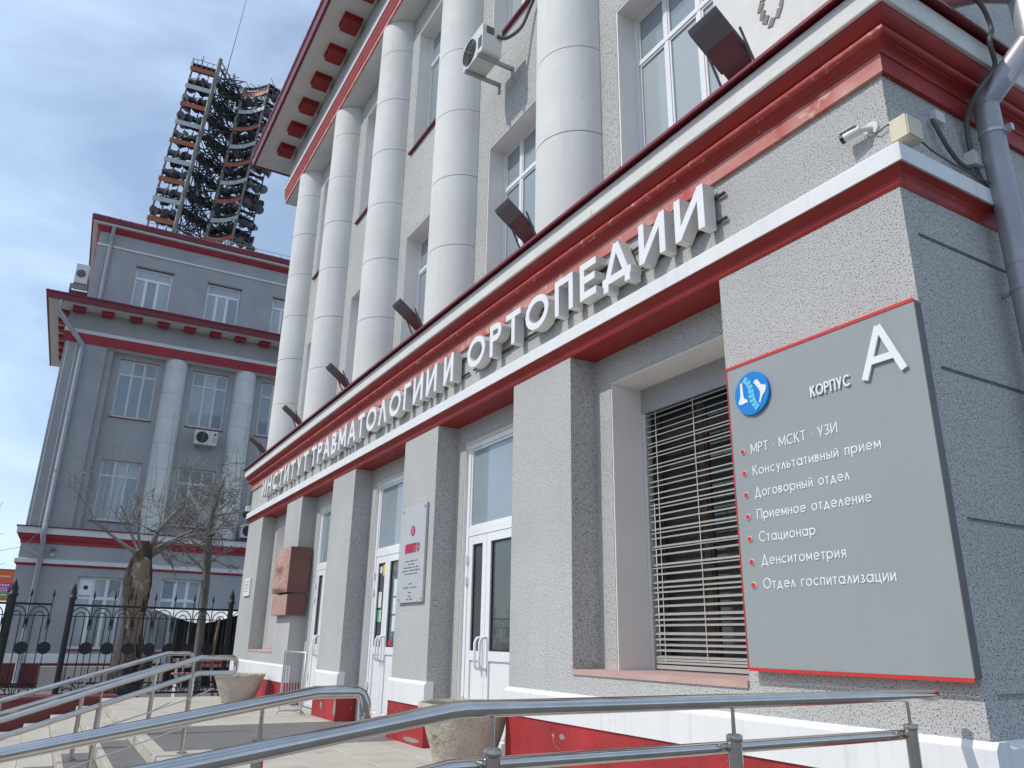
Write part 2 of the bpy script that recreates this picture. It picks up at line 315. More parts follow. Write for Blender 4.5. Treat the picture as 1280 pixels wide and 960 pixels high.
# stroke lettering ---------------------------------------------------------
def arc(cx, cy, rx, ry, a0, a1, n=10): return [(cx+rx*math.cos(R(a0+(a1-a0)*i/n)), cy+ry*math.sin(R(a0+(a1-a0)*i/n))) for i in range(n+1)]
def U(ch, w_=.1):
    h = w_/2
    G = {
     'И': (.72, [[(h, 1), (h, 0)], [(h, .06), (.72-h, .94)], [(.72-h, 0), (.72-h, 1)]]),
     'Н': (.70, [[(h, 0), (h, 1)], [(.70-h, 0), (.70-h, 1)], [(h, .52), (.70-h, .52)]]),
     'С': (.80, [arc(.47, .5, .47-h, .5-h, 48, 312, 16)]),
     'Т': (.62, [[(.31, 0), (.31, 1-h)], [(0, 1-h), (.62, 1-h)]]),
     'У': (.68, [[(h, 1), (.36, .33)], [(.68-h, 1), (.26, 0)]]),
     'Р': (.58, [[(h, 0), (h, 1)], [(h, 1-h)]+arc(.32, .72, .26-h, .28-h, 90, -90, 10)+[(h, .44+h)]]),
     'А': (.80, [[(h*.8, 0), (.40, 1-h*.3)], [(.80-h*.8, 0), (.40, 1-h*.3)], [(.2, .33), (.6, .33)]]),
     'В': (.60, [[(h, 0), (h, 1)], [(h, 1-h)]+arc(.32, .76, .22-h, .24-h, 90, -90, 8)+[(h, .52+h)], [(h, .48+h)]+arc(.32, .27, .28-h, .27-h, 90, -90, 8)+[(h, h)]]),
     'М': (.86, [[(h, 0), (h, 1)], [(h, .95), (.43, .2)], [(.43, .2), (.86-h, .95)], [(.86-h, 0), (.86-h, 1)]]),
     'О': (.94, [('c', arc(.47, .5, .47-h, .5-h, 0, 337.5, 15))]),
     'Л': (.70, [[(h*.8, 0), (.35, 1-h*.3)], [(.70-h*.8, 0), (.35, 1-h*.3)]]),
     'Г': (.52, [[(h, 0), (h, 1)], [(h, 1-h), (.52, 1-h)]]),
     'П': (.68, [[(h, 0), (h, 1)], [(.68-h, 0), (.68-h, 1)], [(h, 1-h), (.68-h, 1-h)]]),
     'Е': (.54, [[(h, 0), (h, 1)], [(h, 1-h), (.54, 1-h)], [(h, .52), (.50, .52)], [(h, h), (.54, h)]]),
     'Д': (.84, [[(.15, h), (.42, 1-h*.3)], [(.69, h), (.42, 1-h*.3)], [(.02, h), (.82, h)], [(.02+h, -.17), (.02+h, h)], [(.82-h, -.17), (.82-h, h)]]),
     'К': (.62, [[(h, 0), (h, 1)], [(.60-h, 1), (h, .45)], [(.22, .56), (.62-h, 0)]]),
     'З': (.56, [arc(.26, .74, .24-h, .26-h, 150, -90, 9)+arc(.26, .27, .29-h, .27-h, 90, -150, 10)]),
     'а': (.66, [('c', arc(.33, .34, .33-h, .34-h, 0, 335, 13)), [(.66-h, 0), (.66-h, .68)]]),
     'в': (.48, [[(h, 0), (h, .68)], [(h, .68-h)]+arc(.26, .52, .17-h, .16-h, 90, -90, 6)+[(h, .36+h)], [(h, .34+h)]+arc(.27, .19, .20-h, .19-h, 90, -90, 6)+[(h, h)]]),
     'г': (.38, [[(h, 0), (h, .68)], [(h, .68-h), (.38, .68-h)]]),
     'д': (.62, [[(.12, h), (.31, .68-h*.3)], [(.50, h), (.31, .68-h*.3)], [(.0, h), (.62, h)], [(h, -.14), (h, h)], [(.62-h, -.14), (.62-h, h)]]),
     'е': (.64, [[(h, .35), (.64-h, .35)]+arc(.32, .34, .32-h, .34-h, 8, 318, 13)]),
     'з': (.42, [arc(.2, .50, .18-h, .18-h, 150, -90, 6)+arc(.2, .19, .22-h, .19-h, 90, -150, 7)]),
     'и': (.50, [[(h, .68), (h, 0)], [(h, .05), (.50-h, .63)], [(.50-h, 0), (.50-h, .68)]]),
     'л': (.50, [[(h*.8, 0), (.25, .68-h*.3)], [(.50-h*.8, 0), (.25, .68-h*.3)]]),
     'м': (.64, [[(h, 0), (h, .68)], [(h, .64), (.32, .14)], [(.32, .14), (.64-h, .64)], [(.64-h, 0), (.64-h, .68)]]),
     'н': (.48, [[(h, 0), (h, .68)], [(.48-h, 0), (.48-h, .68)], [(h, .36), (.48-h, .36)]]),
     'о': (.66, [('c', arc(.33, .34, .33-h, .34-h, 0, 335, 13))]),
     'п': (.48, [[(h, 0), (h, .68)], [(.48-h, 0), (.48-h, .68)], [(h, .68-h), (.48-h, .68-h)]]),
     'р': (.66, [[(h, -.27), (h, .68)], ('c', arc(.33, .34, .33-h, .34-h, 0, 335, 13))]),
     'с': (.58, [arc(.33, .34, .33-h, .34-h, 48, 312, 12)]),
     'т': (.42, [[(.21, 0), (.21, .68-h)], [(0, .68-h), (.42, .68-h)]]),
     'у': (.50, [[(h, .68), (.27, .1)], [(.50-h, .68), (.16, -.27)]]),
     'ц': (.54, [[(h, 0), (h, .68)], [(.46-h, 0), (.46-h, .68)], [(h, h), (.54, h)], [(.54-h*.5, h), (.54-h*.5, -.15)]]),
     'ы': (.62, [[(h, 0), (h, .68)], [(h, .42-h)]+arc(.24, .21, .18-h, .21-h, 90, -90, 6)+[(h, h)], [(.62-h, 0), (.62-h, .68)]]),
     'ь': (.42, [[(h, 0), (h, .68)], [(h, .42-h)]+arc(.24, .21, .18-h, .21-h, 90, -90, 6)+[(h, h)]]),
     'я': (.48, [[(.48-h, 0), (.48-h, .68)], [(.48-h, .68-h)]+arc(.22, .48, .20-h, .20-h, 90, 270, 6)+[(.48-h, .28+h)], [(.24, .3), (h, 0)]]),
     '·': (.12, [[(.0, .42), (.12, .42)]]),
    }
    if ch == 'й': g = U('и', w_); return (g[0], g[1]+[arc(.25, .86, .1, .07, 180, 360, 5)])
    if ch == ' ': return (.34, [])
    return G[ch]
def write(mb, text, x, z, hgt, wd, y0, y1, width=None, gap=.13):
    """strokes of the text, baseline z, cap height hgt, from x; width = total width to fit"""
    gl = [U(c, wd) for c in text]; tot = sum(g[0] for g in gl)+gap*(len(gl)-1)
    sx = (width/tot) if width else hgt; cx = x; k = 0
    for g in gl:
        for s_ in g[1]:
            closed = isinstance(s_, tuple) and s_[0] == 'c'; pts = s_[1] if closed else s_
            e = 0.00025*(k % 7); k += 1
            mb.ribbon([(cx+p[0]*sx, z+p[1]*hgt) for p in pts], wd*hgt, y0-e, y1, closed)
        cx += (g[0]+gap)*sx
    return mb

# ================================================================== setting
g = MB(); g.add([(-600, -600, -.7), (400, -600, -.7), (400, 600, -.7), (-600, 600, -.7)], [(0, 1, 2, 3)])
build(g, 'ground', 'asphalt', kind='structure')
# porch slab, ramp and steps in front of the doors
XR, XL = -2.02, -17.35
porch = MB(); porch.box(-15.55, -2.02, -2.38, .3, -.7, -.034)
porch.prism([(-2.38, -.7), (-2.38, -.034), (-6.6, -.66), (-6.6, -.7)], -3.36, -2.02, 'x')
NS, RUN, RISE = 6, .35, .1167
steps = MB()
for k in range(NS-1): steps.box(-15.55, -3.37, -2.381-RUN*(k+1), -2.381-RUN*k+.0, -.7, -.034-RISE*(k+1))
po = build(porch, 'porch', 'joint', kind='structure')
st = build(steps, 'steps', 'joint', kind='structure')
def slab(parent, x0, x1, y0, y1, z, mt, t=.034, name='paving_stone', lip=0):
    dz = random.uniform(-.002, .002); b = MB(); bv = .004
    a = [(x0, y0), (x1, y0), (x1, y1), (x0, y1)]; c = [(x0+bv, y0+bv), (x1-bv, y0+bv), (x1-bv, y1-bv), (x0+bv, y1-bv)]
    b.add([(x, y, z-t) for x, y in a]+[(x, y, z+dz-bv) for x, y in a]+[(x, y, z+dz) for x, y in c],
          [(0, 1, 5, 4), (1, 2, 6, 5), (2, 3, 7, 6), (3, 0, 4, 7), (4, 5, 9, 8), (5, 6, 10, 9), (6, 7, 11, 10), (7, 4, 8, 11), (8, 9, 10, 11)])
    return build(b, name, mt, parent)
SL, SR = -10.55, -8.40        # grey strip between the two stair rails, running to the middle door
JG = .006
def pave(parent, x0, x1, y0, y1, z, nx, ny, stag=True):
    dx = (x1-x0)/nx; dy = (y1-y0)/ny
    for j in range(ny):
        off = dx/2 if (stag and j % 2) else 0
        xs = [x0]+[x0+off+dx*i for i in range(0 if off else 1, nx+(0 if off == 0 else 0))]+[x1]
        xs = sorted(set(round(v, 4) for v in xs if x0 <= v <= x1))
        for i in range(len(xs)-1):
            if xs[i+1]-xs[i] < .02: continue
            slab(parent, xs[i]+JG/2, xs[i+1]-JG/2, y0+dy*j+JG/2, y0+dy*(j+1)-JG/2, z, random.choice(['stone', 'stone', 'stone_b']))
pave(po, SR+.003, -3.37, -2.42, .26, 0, 9, 5)
pave(po, -15.55, SL-.003, -2.42, .26, 0, 9, 5)
pave(po, -3.36, -2.02, -2.38, .0, 0, 2, 4)
for k in range(5): slab(po, SL+JG, SR-JG, -2.30+.51*k+JG/2, -2.30+.51*(k+1)-JG/2, 0, 'mat_grey')
slab(po, SL+JG, SR-JG, -2.42, -2.303, 0, 'stone_b')
for k in range(NS-1):
    y1 = -2.42-RUN*k; y0 = y1-RUN; z = -RISE*(k+1)
    for a, b, n_, kind in ((SR, -3.37, 4, 0), (-15.55, SL, 4, 0), (SL, SR, 2, 1)):
        d_ = (b-a)/n_
        for i in range(n_):
            if kind: 
                slab(st, a+d_*i+JG/2, a+d_*(i+1)-JG/2, y0+.06, y1-.002, z, 'mat_grey', name='tread')
                slab(st, a+d_*i+JG/2, a+d_*(i+1)-JG/2, y0, y0+.056, z, 'stone_b', name='nosing')
            else: slab(st, a+d_*i+JG/2, a+d_*(i+1)-JG/2, y0, y1-.002, z, random.choice(['stone', 'stone_b']), name='tread')
for k in range(6):      # riser plates
    for a, b in ((-15.55, SL), (SL, SR), (SR, -3.37)):
        rz = MB(); yy = -2.421-RUN*k+.0; rz.box(a+.004, b-.004, yy-.0, yy+.02, -RISE*(k+1)+.002, -RISE*k-.034); build(rz, 'riser', 'stone_b', st)
# ramp surface and cheeks
rs = MB(); sl = .1484
for i in range(7):
    y1 = -2.385-i*.6; y0 = y1-.594
    b = MB(); b.hexa([(-3.2, y0, -.03+sl*(y0+2.38)), (-2.1, y0, -.03+sl*(y0+2.38)), (-2.1, y1, -.03+sl*(y1+2.38)), (-3.2, y1, -.03+sl*(y1+2.38)),
                      (-3.2, y0, sl*(y0+2.38)), (-2.1, y0, sl*(y0+2.38)), (-2.1, y1, sl*(y1+2.38)), (-3.2, y1, sl*(y1+2.38))])
    build(b, 'paving_stone', random.choice(['stone', 'stone_b']), po)
ck = MB(); ck.prism([(-2.38, -.7), (-2.38, .05), (-6.6, -.55), (-6.6, -.7)], -3.366, -3.21, 'x'); build(ck, 'cheek_wall', 'stone_b', po)
pw = MB(); pw.box(-16.2, -15.56, -7, -2.2, -.7, -.02); pw.box(-16.24, -15.53, -7, -2.16, -.02, .03)
tag(build(pw, 'parapet', 'maroon'), 'low maroon painted parapet closing the far end of the porch steps', 'parapet')
fb = MB(); fb.box(-19.75, -19.25, -12, 3, -.7, -.28)
fbo = build(fb, 'fence_footing', 'joint', kind='structure')

# ================================================================== main building (hospital wing A)
A = thing('hospital_building', 'grey pebbledash institute building with raised lettering, white half columns and red mouldings', 'building', (-9.7, .5, 0))
def P(mb, name, mt, parent=None, **k): return build(mb, name, mt, parent or A, **k)
PIL = [(-6.03, -5.08), (-8.67, -7.72), (-11.5, -10.5), (-14.19, -13.2)]
YB = .26
# pilasters and end piers
for a, b in PIL: P(MB().box(a, b, 0, YB+.03, .0, 3.335), 'pilaster', 'stucco')
lp = MB(); lp.box(-17.35, -16.05, 0, YB+.03, -.0, 3.335); P(lp, 'corner_pier', 'stucco')
# return wall with grooves, pier front
pr_ = MB(); pr_.box(-3.33, XR, 0, .012, .64, 3.335); pr_.box(-3.33, -3.30, .012, .7, .64, 3.335); P(pr_, 'corner_pier', 'stucco')
TR = Matrix(((0, -1, 0, XR), (1, 0, 0, 0), (0, 0, 1, 0), (0, 0, 0, 1)))      # x' along +Y, y' into the building
gv = [(.1, .98, z-.012, z+.012) for z in (.835, 1.597, 2.34, 3.08)]
rw = wall_mb(TR, .012, 9.0, -.7, 4.6, 0.0, .3, gv, .02)
for a, b, c, d in gv: rw.add([(a, .02, c), (b, .02, c), (b, .02, d), (a, .02, d), (a, 0, c), (b, 0, c), (b, 0, d), (a, 0, d)], [(0, 1, 2, 3), (0, 1, 5, 4), (3, 2, 6, 7), (0, 3, 7, 4), (1, 2, 6, 5)])
P(rw, 'return_wall', 'stucco')
# wall under the two window bays
P(MB().box(-5.08, -3.33, 0, .3, .64, .80), 'apron_wall', 'stucco'); P(MB().box(-16.05, -14.19, 0, .3, .58, .765), 'apron_wall', 'stucco')
P(MB().box(-5.075, -3.335, -.012, .62, .80, .838), 'window_sill', 'sill'); P(MB().box(-16.045, -14.195, -.01, .5, .765, .80), 'window_sill', 'sill')
# back walls of the bays
def bay(x0, x1, op, zb, ytop=3.335):
    wl = wall_mb(None, x0, x1, zb, ytop, YB, YB+.3, [op], .3); P(wl, 'bay_wall', 'stucco')
    P(reveal_mb(None, op, YB+.004, YB+.38), 'reveal', 'reveal')
DO = {}
b1 = (-4.87, -3.33, .838, 3.09); bay(-5.08, -3.30, b1, .838)
doors = [(-7.72, -6.03, -7.54, -6.17), (-10.5, -8.67, -10.30, -8.86), (-13.2, -11.5, -13.02, -11.68)]
for x0, x1, a, b in doors: bay(x0, x1, (a, b, 0, 3.12), 0)
bay(-16.05, -14.19, (-15.82, -14.40, .80, 3.08), .80)
# soffit + beam behind entablature
P(MB().box(XL, -3.34, .008, .55, 3.337, 3.40), 'soffit', 'red')
P(MB().box(XL, XR-.002, 0, .3, 3.40, 4.50), 'frieze', 'stucco')
path = [(XL, 3.0), (XL, 0), (XR, 0), (XR, 9.0)]; path2 = [(XL, 3.0), (XL, 0), (XR, 0), (XR, 1.0)]
cove = [(-.02, 3.335), (.004, 3.335), (.012, 3.352), (.018, 3.38), (.034, 3.405), (.055, 3.42), (.066, 3.425), (.066, 3.432), (-.02, 3.432)]
P(MB().sweep(cove, path2), 'lower_moulding', 'red')
P(MB().sweep([(-.02, 3.433), (.078, 3.433), (.078, 3.535), (.062, 3.552), (-.02, 3.575)], path2), 'lower_band', 'plinth_white')
for seg, mt in (((0, 1), 'pink'), ((2,), 'red')): P(MB().sweep([(-.02, 4.05), (.028, 4.05), (.030, 4.165), (-.02, 4.165)], path, only=seg), 'fillet', mt)
cy = [(-.02, 4.166), (.036, 4.166), (.038, 4.176), (.043, 4.187), (.052, 4.197), (.066, 4.205), (.082, 4.210), (.084, 4.214), (.084, 4.276), (.106, 4.283), (.118, 4.291), (.131, 4.303), (.143, 4.318), (.153, 4.334), (.160, 4.352), (-.02, 4.352)]
P(MB().sweep(cy, path), 'crown_moulding', 'red')
tor = [(.086+.030*math.sin(R(a)), 4.2455+.030*math.cos(R(a))) for a in range(0, 181, 20)]
for seg, mt in (((0, 1), 'red_worn'), ((2,), 'red')): P(MB().sweep([(.0, 4.274)]+tor+[(.0, 4.217)], path, only=seg), 'torus_moulding', mt)
P(MB().sweep([(-.02, 4.353), (.180, 4.353), (.184, 4.36), (.184, 4.505), (-.02, 4.51)], path), 'fascia', 'plaster_worn')
P(MB().sweep([(-.42, 4.66), (.222, 4.548), (.236, 4.536), (.238, 4.512), (.226, 4.512), (.224, 4.526), (-.42, 4.60)], path), 'flashing', 'metal_red')
# plinths (projecting white block course over red dado)
def plinth(x0, x1, zt, zb, y0=-.032, y1=.07):
    m_ = MB(); m_.prism([(y0, zb), (y0, zt-.03), (y0+.026, zt), (y1, zt), (y1, zb)], x0, x1, 'x'); P(m_, 'plinth_course', 'plinth_white')
    P(MB().box(x0+.012, x1-.012, -.018, .27, -.02, zb-.001), 'dado', 'red_shade')
plinth(-6.055, XR+.035, .665, .455); plinth(-8.70, -7.69, .62, .385); plinth(-11.53, -10.47, .60, .34); plinth(-17.38, -13.17, .60, .335)
m_ = MB(TR); m_.prism([(-.032, -.7), (-.032, .635), (-.006, .665), (.1, .665), (.1, -.7)], -.005, 3, 'x'); P(m_, 'plinth_course', 'plinth_white')
P(MB().box(-5.9, XR+.01, -.02, .1, -.7, -.021), 'dado', 'plinth_white')

random.seed(31)
def chips(x, y, z, w_, h_, mt, nm, seed):
    random.seed(seed); n = 14; q = [(x+w_*(.7+.5*random.random())*math.cos(2*math.pi*i/n), z+h_*(.7+.5*random.random())*math.sin(2*math.pi*i/n)) for i in range(n)]
    P(MB().prism(q, y-.002, y+.002, 'y'), nm, mt)
chips(-10.52, -.0185, .17, .055, .11, 'joint', 'bare_plaster_patch', 4)
chips(-11.1, -.0185, .16, .05, .045, 'joint', 'bare_plaster_patch', 8)
chips(-8.0, -.0185, .045, .22, .025, 'joint', 'bare_plaster_patch', 5)
chips(-5.2, -.0185, .36, .035, .02, 'joint', 'bare_plaster_patch', 6)
# shutter-blind window
def lower_window():
    a, b, c, d = b1; y = .585
    W = window(None, A, (a+.0, b-.0, c, d), y+.1, [.36, .72], .8, 'glass_dark', 'brown_frame', fr=.06)
    P(MB().box(a+.015, b-.06, y-.015, y+.06, 2.86, d-.012), 'shutter_box', 'blindbox')
    P(MB().box(a+.015, a+.05, y-.01, y+.05, c, 2.86), 'blind_rail', 'white_plastic')
    n = 42; root = None
    sl_ = MB(); yy = y+.02; x0, x1 = a+.06, b-.03
    z0 = c+.10
    sl_.add([(x0, yy-.034, -.012), (x1, yy-.034, -.012), (x1, yy, .002), (x0, yy, .002), (x1, yy+.034, .004), (x0, yy+.034, .004), (x0, yy-.034, -.018), (x1, yy-.034, -.018), (x1, yy, -.003), (x0, yy, -.003)],
            [(0, 1, 2, 3), (3, 2, 4, 5), (6, 7, 8, 9), (9, 8, 4, 5), (0, 1, 7, 6)])
    s0 = P(sl_, 'blind_slat', 'slat')
    for i in range(n):
        z = z0+i*(2.845-z0)/(n-1); o = s0 if i == 0 else clone(s0, (0, 0, 0)); o.location.z = z + random.uniform(-.003, .003); o.rotation_euler.y = random.uniform(-.003, .003)
    P(MB().box(x0, x1, yy-.03, yy+.03, c+.012, c+.04).box(x0, x1, yy-.028, yy+.028, c+.05, c+.065).box(x0, x1, yy-.03, yy+.03, c+.07, c+.085), 'blind_bottom_bar', 'slat')
    cc = MB()
    for x in (a+.18, a+.62, a+1.05): cc.box(x, x+.005, yy-.032, yy-.029, c+.05, 2.85)
    P(cc, 'blind_cord', 'white_plastic')
    P(MB().box(a, b, y+.17, y+.8, c, d), 'dark_room_box', 'black_plastic')  # black box stands in for the unlit room behind the blind
lower_window()
P(MB().box(-15.81, -14.41, .50, .52, .80, 3.07), 'blank_panel', 'reveal')

# doors
def door(a, b, stickers):
    y = .30; z1 = 3.12; f = MB(); fr = .075
    f.box(a, a+fr, y, y+.07, 0, z1); f.box(b-fr, b, y, y+.07, 0, z1); f.box(a+fr, b-fr, y, y+.07, z1-fr, z1)
    f.box(a+fr, b-fr, y+.003, y+.067, 2.085, 2.17); f.box(a+fr, b-fr, y, y+.07, 0, .02)
    D = P(f, 'door_frame', 'pvc')
    gm = MB().box(a+fr+.002, b-fr-.002, y+.03, y+.034, 2.171, z1-fr-.001); build(gm, 'pane', 'glass', D)
    rim = MB(); 
    for q in ((a+fr+.002, a+fr+.03, 2.172, z1-fr-.002), (b-fr-.03, b-fr-.002, 2.172, z1-fr-.002), (a+fr+.03, b-fr-.03, 2.172, 2.2), (a+fr+.03, b-fr-.03, z1-fr-.03, z1-fr-.002)): rim.box(q[0], q[1], y+.012, y+.03, q[2], q[3])
    build(rim, 'glazing_bead', 'pvc', D)
    sp = a+fr+(b-a-2*fr)*.33
    for k, (p0, p1) in enumerate(((a+fr+.004, sp-.003), (sp+.003, b-fr-.004))):
        s = .085; l = MB(); yy = y+.008
        l.box(p0, p0+s, yy, yy+.06, .025, 2.08); l.box(p1-s, p1, yy, yy+.06, .025, 2.08)
        l.box(p0+s, p1-s, yy, yy+.06, 2.08-s, 2.08); l.box(p0+s, p1-s, yy, yy+.06, .84, .93); l.box(p0+s, p1-s, yy, yy+.06, .025, .14)
        l.box(p0+s, p1-s, yy+.02, yy+.045, .14, .84)
        l.box(p0+s+.02, p1-s-.02, yy+.012, yy+.02, .165, .815)
        build(l, 'door_leaf', 'pvc', D)
        build(MB().box(p0+s, p1-s, yy+.028, yy+.034, .93, 2.08-s), 'pane', 'glass_dark', D)
        bd = MB(); q0, q1, r0, r1 = p0+s, p1-s, .93, 2.08-s
        for q in ((q0, q0+.014, r0, r1), (q1-.014, q1, r0, r1), (q0+.014, q1-.014, r0, r0+.014), (q0+.014, q1-.014, r1-.014, r1)): bd.box(q[0], q[1], yy+.016, yy+.028, q[2], q[3])
        build(bd, 'glazing_gasket', 'black_plastic', D)
    for hx, sg in ((sp-.05, 1), (sp+.05, -1)):
        h = MB(); z0, z1h = .76, 1.06
        h.tube([(hx, y+.005, z0), (hx, y-.05, z0+.01), (hx, y-.07, z0+.05), (hx, y-.07, z1h-.05), (hx, y-.05, z1h-.01), (hx, y+.005, z1h)], .014, 8)
        build(h, 'door_handle', 'pvc', D)
    hg = MB()
    for z in (.45, 1.62, 1.84): hg.tube([(a+fr-.005, y-.012, z-.045), (a+fr-.005, y-.012, z+.045)], .013, 8); hg.box(a+fr-.03, a+fr+.02, y-.004, y+.001, z-.03, z+.03)
    build(hg, 'door_hinge', 'pvc', D)
    build(MB().box(a, b, y+.35, y+.37, 0, 3.12), 'lobby_screen', 'glass_dark', D)
    if stickers:
        p0 = a+fr+.004+.085; yy = y+.008+.026
        def sq(x0, x1, z0, z1, mt, nm='sticker'): build(MB().box(x0, x1, yy-.002, yy, z0, z1), nm, mt, D)
        sq(p0+.12, p0+.225, 1.83, 1.98, 'sticker_y'); sq(p0+.02, p0+.13, 1.42, 1.62, 'sticker_w'); sq(p0+.02, p0+.09, 1.24, 1.39, 'sticker_g'); sq(p0+.094, p0+.145, 1.24, 1.39, 'sticker_w')
        build(MB().disc((p0+.05, yy-.001, 1.91), .048, 16, 'y', .002), 'sticker', 'sticker_w', D)
        sp2 = sp+.003+.085
        sq(sp2+.12, sp2+.33, 1.55, 1.76, 'paper', 'notice'); sq(sp2+.12, sp2+.33, 1.33, 1.53, 'paper', 'notice'); sq(sp2+.12, sp2+.31, 1.12, 1.31, 'paper', 'notice')
        sq(sp2-.0+.02, sp2+.13, .95, 1.0, 'sign_red')
    return D
for i, (x0, x1, a, b) in enumerate(doors): door(a, b, i == 1)

# ---------------------------------------------------------------- upper storeys shared by both wings
def upper(T, root, cols, wx, x0, x1, lw, uw, first_drum, att=None, wall='stucco', glasses=None, mod0=0, frames=('pvc',), wallx=None, topcols=None, ncol=(.34, .67)):
    B_ = lambda mb, name, mt, parent=None, **k: build(mb, name, mt, parent or root, **k)
    YW = .37; wl0, wl1 = wallx or (x0+.2, x1)
    ops = []
    for c, hw in wx: ops += [(c-hw, c+hw, lw[0], lw[1]), (c-hw, c+hw, uw[0], uw[1])]
    B_(wall_mb(T, wl0, wl1, 4.4, 11.42, YW, YW+.3, ops, .3), 'upper_wall', wall)
    for i, o in enumerate(ops):
        if wall == 'stucco': B_(reveal_mb(T, o, YW+.004, YW+.30, .02), 'reveal', 'reveal')
        window(T, root, o, YW+(.22 if wall == 'stucco' else .07), list(ncol), .74, glasses or ['glass', 'glass_blind'], frames[i % len(frames)], topcols=topcols, mull=.045)
        s = MB(T); s.box(o[0]-.05, o[1]+.05, YW-.05, YW+.2, o[2]-.035, o[2]-.008); B_(s, 'window_sill', 'metal_red')
        B_(MB(T).box(o[0]-.02, o[1]+.02, YW+.34, YW+.36, o[2], o[3]), 'dark_room_sheet', 'black_plastic')  # black sheet stands in for the dark room behind the panes
    # half columns made of drums
    proto = None
    zs = [4.45]+[z for z in [first_drum+1.01*k for k in range(7)] if z < 11.3]+[11.42]
    for cx in cols:
        core = MB(T).lathe([(.410, 4.45), (.390, 11.42)], cx, YW, 28, math.pi*.98, math.pi*2.02, smooth=True); co = B_(core, 'column', 'joint')
        for k in range(len(zs)-1):
            za, zb_ = zs[k]+.004, zs[k+1]-.004; ra = .425-.02*(za-4.45)/7; rb = .425-.02*(zb_-4.45)/7; rr = random.uniform(-.0015, .0015)
            a0_, a1_ = math.pi*.98, math.pi*2.02
            d = MB(T).lathe([(ra+rr, za+.003), (rb+rr, zb_-.003)], cx, YW, 36, a0_, a1_).lathe([(ra-.014, za), (ra-.0015+rr, za+.0005), (ra+rr, za+.003)], cx, YW, 36, a0_, a1_, False).lathe([(rb+rr, zb_-.003), (rb-.0015+rr, zb_-.0005), (rb-.014, zb_)], cx, YW, 36, a0_, a1_, False)
            build(d, 'column_drum', 'plaster', co)
    # architrave, frieze, eaves
    pth = [(x0, 8.0), (x0, 0), (x1, 0)] 
    B_(MB(T).box(x0+.01, x1, .0, YW+.3, 11.42, 11.46), 'architrave_soffit', 'plaster')
    B_(MB(T).sweep([(-.35, 11.425), (.03, 11.425), (.035, 11.52), (-.35, 11.52)], pth), 'architrave_fillet', 'pink' if wall == 'stucco' else 'red_b')
    B_(MB(T).sweep([(-.35, 11.521), (.045, 11.521), (.05, 11.60), (.068, 11.68), (.07, 11.80), (-.35, 11.80)], pth), 'architrave', 'red' if wall == 'stucco' else 'red_b')
    B_(MB(T).sweep([(-.35, 11.801), (.085, 11.801), (.09, 11.94), (.02, 11.96), (-.35, 11.96)], pth), 'architrave_band', 'plaster')
    B_(MB(T).sweep([(-.35, 11.96), (.0, 11.96), (.0, 12.70), (-.35, 12.70)], pth), 'upper_frieze', wall)
    B_(MB(T).sweep([(-.35, 12.701), (.79, 12.72), (.79, 12.86), (-.35, 13.0)], pth), 'eaves_soffit', 'plaster_worn')
    B_(MB(T).sweep([(.76, 12.715), (.765, 12.70), (.82, 12.70), (.84, 12.90), (.87, 12.93), (.87, 12.99), (-.35, 13.35), (-.35, 13.25), (.79, 12.93)], pth), 'eaves_fascia', 'metal_red')
    k = 0; x = x0+.43+mod0; mp_ = None
    while x < x1-.3:
        m_ = MB(T)
        for (a0, a1, b0, b1_, c0, c1) in ((x-.215, x+.215, -.44, -.07, 12.66, 12.714), (x-.195, x+.195, -.415, -.085, 12.565, 12.66)): m_.box(a0, a1, b0, b1_, c0, c1)
        B_(m_, 'modillion', 'red' if wall == 'stucco' else 'red_b'); x += .98
    y = .45
    while y < 7:      # modillions of the side eaves
        m_ = MB(T); m_.box(x0-.44, x0-.07, y-.215, y+.215, 12.66, 12.714); m_.box(x0-.415, x0-.085, y-.195, y+.195, 12.565, 12.66); B_(m_, 'modillion', 'red' if wall == 'stucco' else 'red_b'); y += .98
    rb_ = MB(T); x = x0-.8
    while x < x1: rb_.box(x, x+.016, -.873, -.868, 12.925, 12.998); x += .30
    y = -.8
    while y < 7.5: rb_.box(x0-.873, x0-.868, y, y+.016, 12.925, 12.998); y += .30
    B_(rb_, 'roof_sheet_seam', 'metal_red')
    B_(MB(T).box(x0+.3, x1, .3, 8, 13.0, 13.35), 'roof', 'roof')
    B_(MB(T).box(wl0, wl0+.3, YW+.3, 8, 4.4, 12.7), 'side_wall', wall)
Acols = [-16.2, -13.5, -10.8, -8.12, -5.47]
upper(None, A, Acols, [(-14.85, .65), (-12.05, .65), (-9.46, .65), (-6.79, .62), (-4.12, .66)], -17.62, -1.6, (4.75, 6.98), (8.55, 10.95), 5.71, mod0=-.03, wallx=(-17.3, -2.1), ncol=(.33, .68))
P(MB().box(-3.40, -2.10, .24, .69, 4.45, 11.42), 'corner_pilaster', 'plaster_worn')
P(MB().box(-2.4, -2.1, .7, 9, 4.45, 12.7), 'side_wall', 'stucco')
P(MB().box(-17.3, -2.1, .67, 9, 4.45, 4.62).box(-17.3, -2.1, .9, 9, 4.3, 4.5), 'light_block_slab', 'roof')  # unseen slabs added inside the wing to block light
pe = MB()
for k in range(11):
    a = k/11*2*math.pi; r = .11+random.uniform(-.02, .02); pe.prism([(-2.86+r*math.cos(a)+q[0]*.035*random.uniform(.6, 1.2), 5.40+r*1.3*math.sin(a)+q[1]*.05*random.uniform(.5, 1.2)) for q in ((-1, -.6), (.2, -1), (1, .1), (.1, 1))], .232, .2405, 'y')
P(pe, 'peeling_patch', 'joint', kind='stuff')

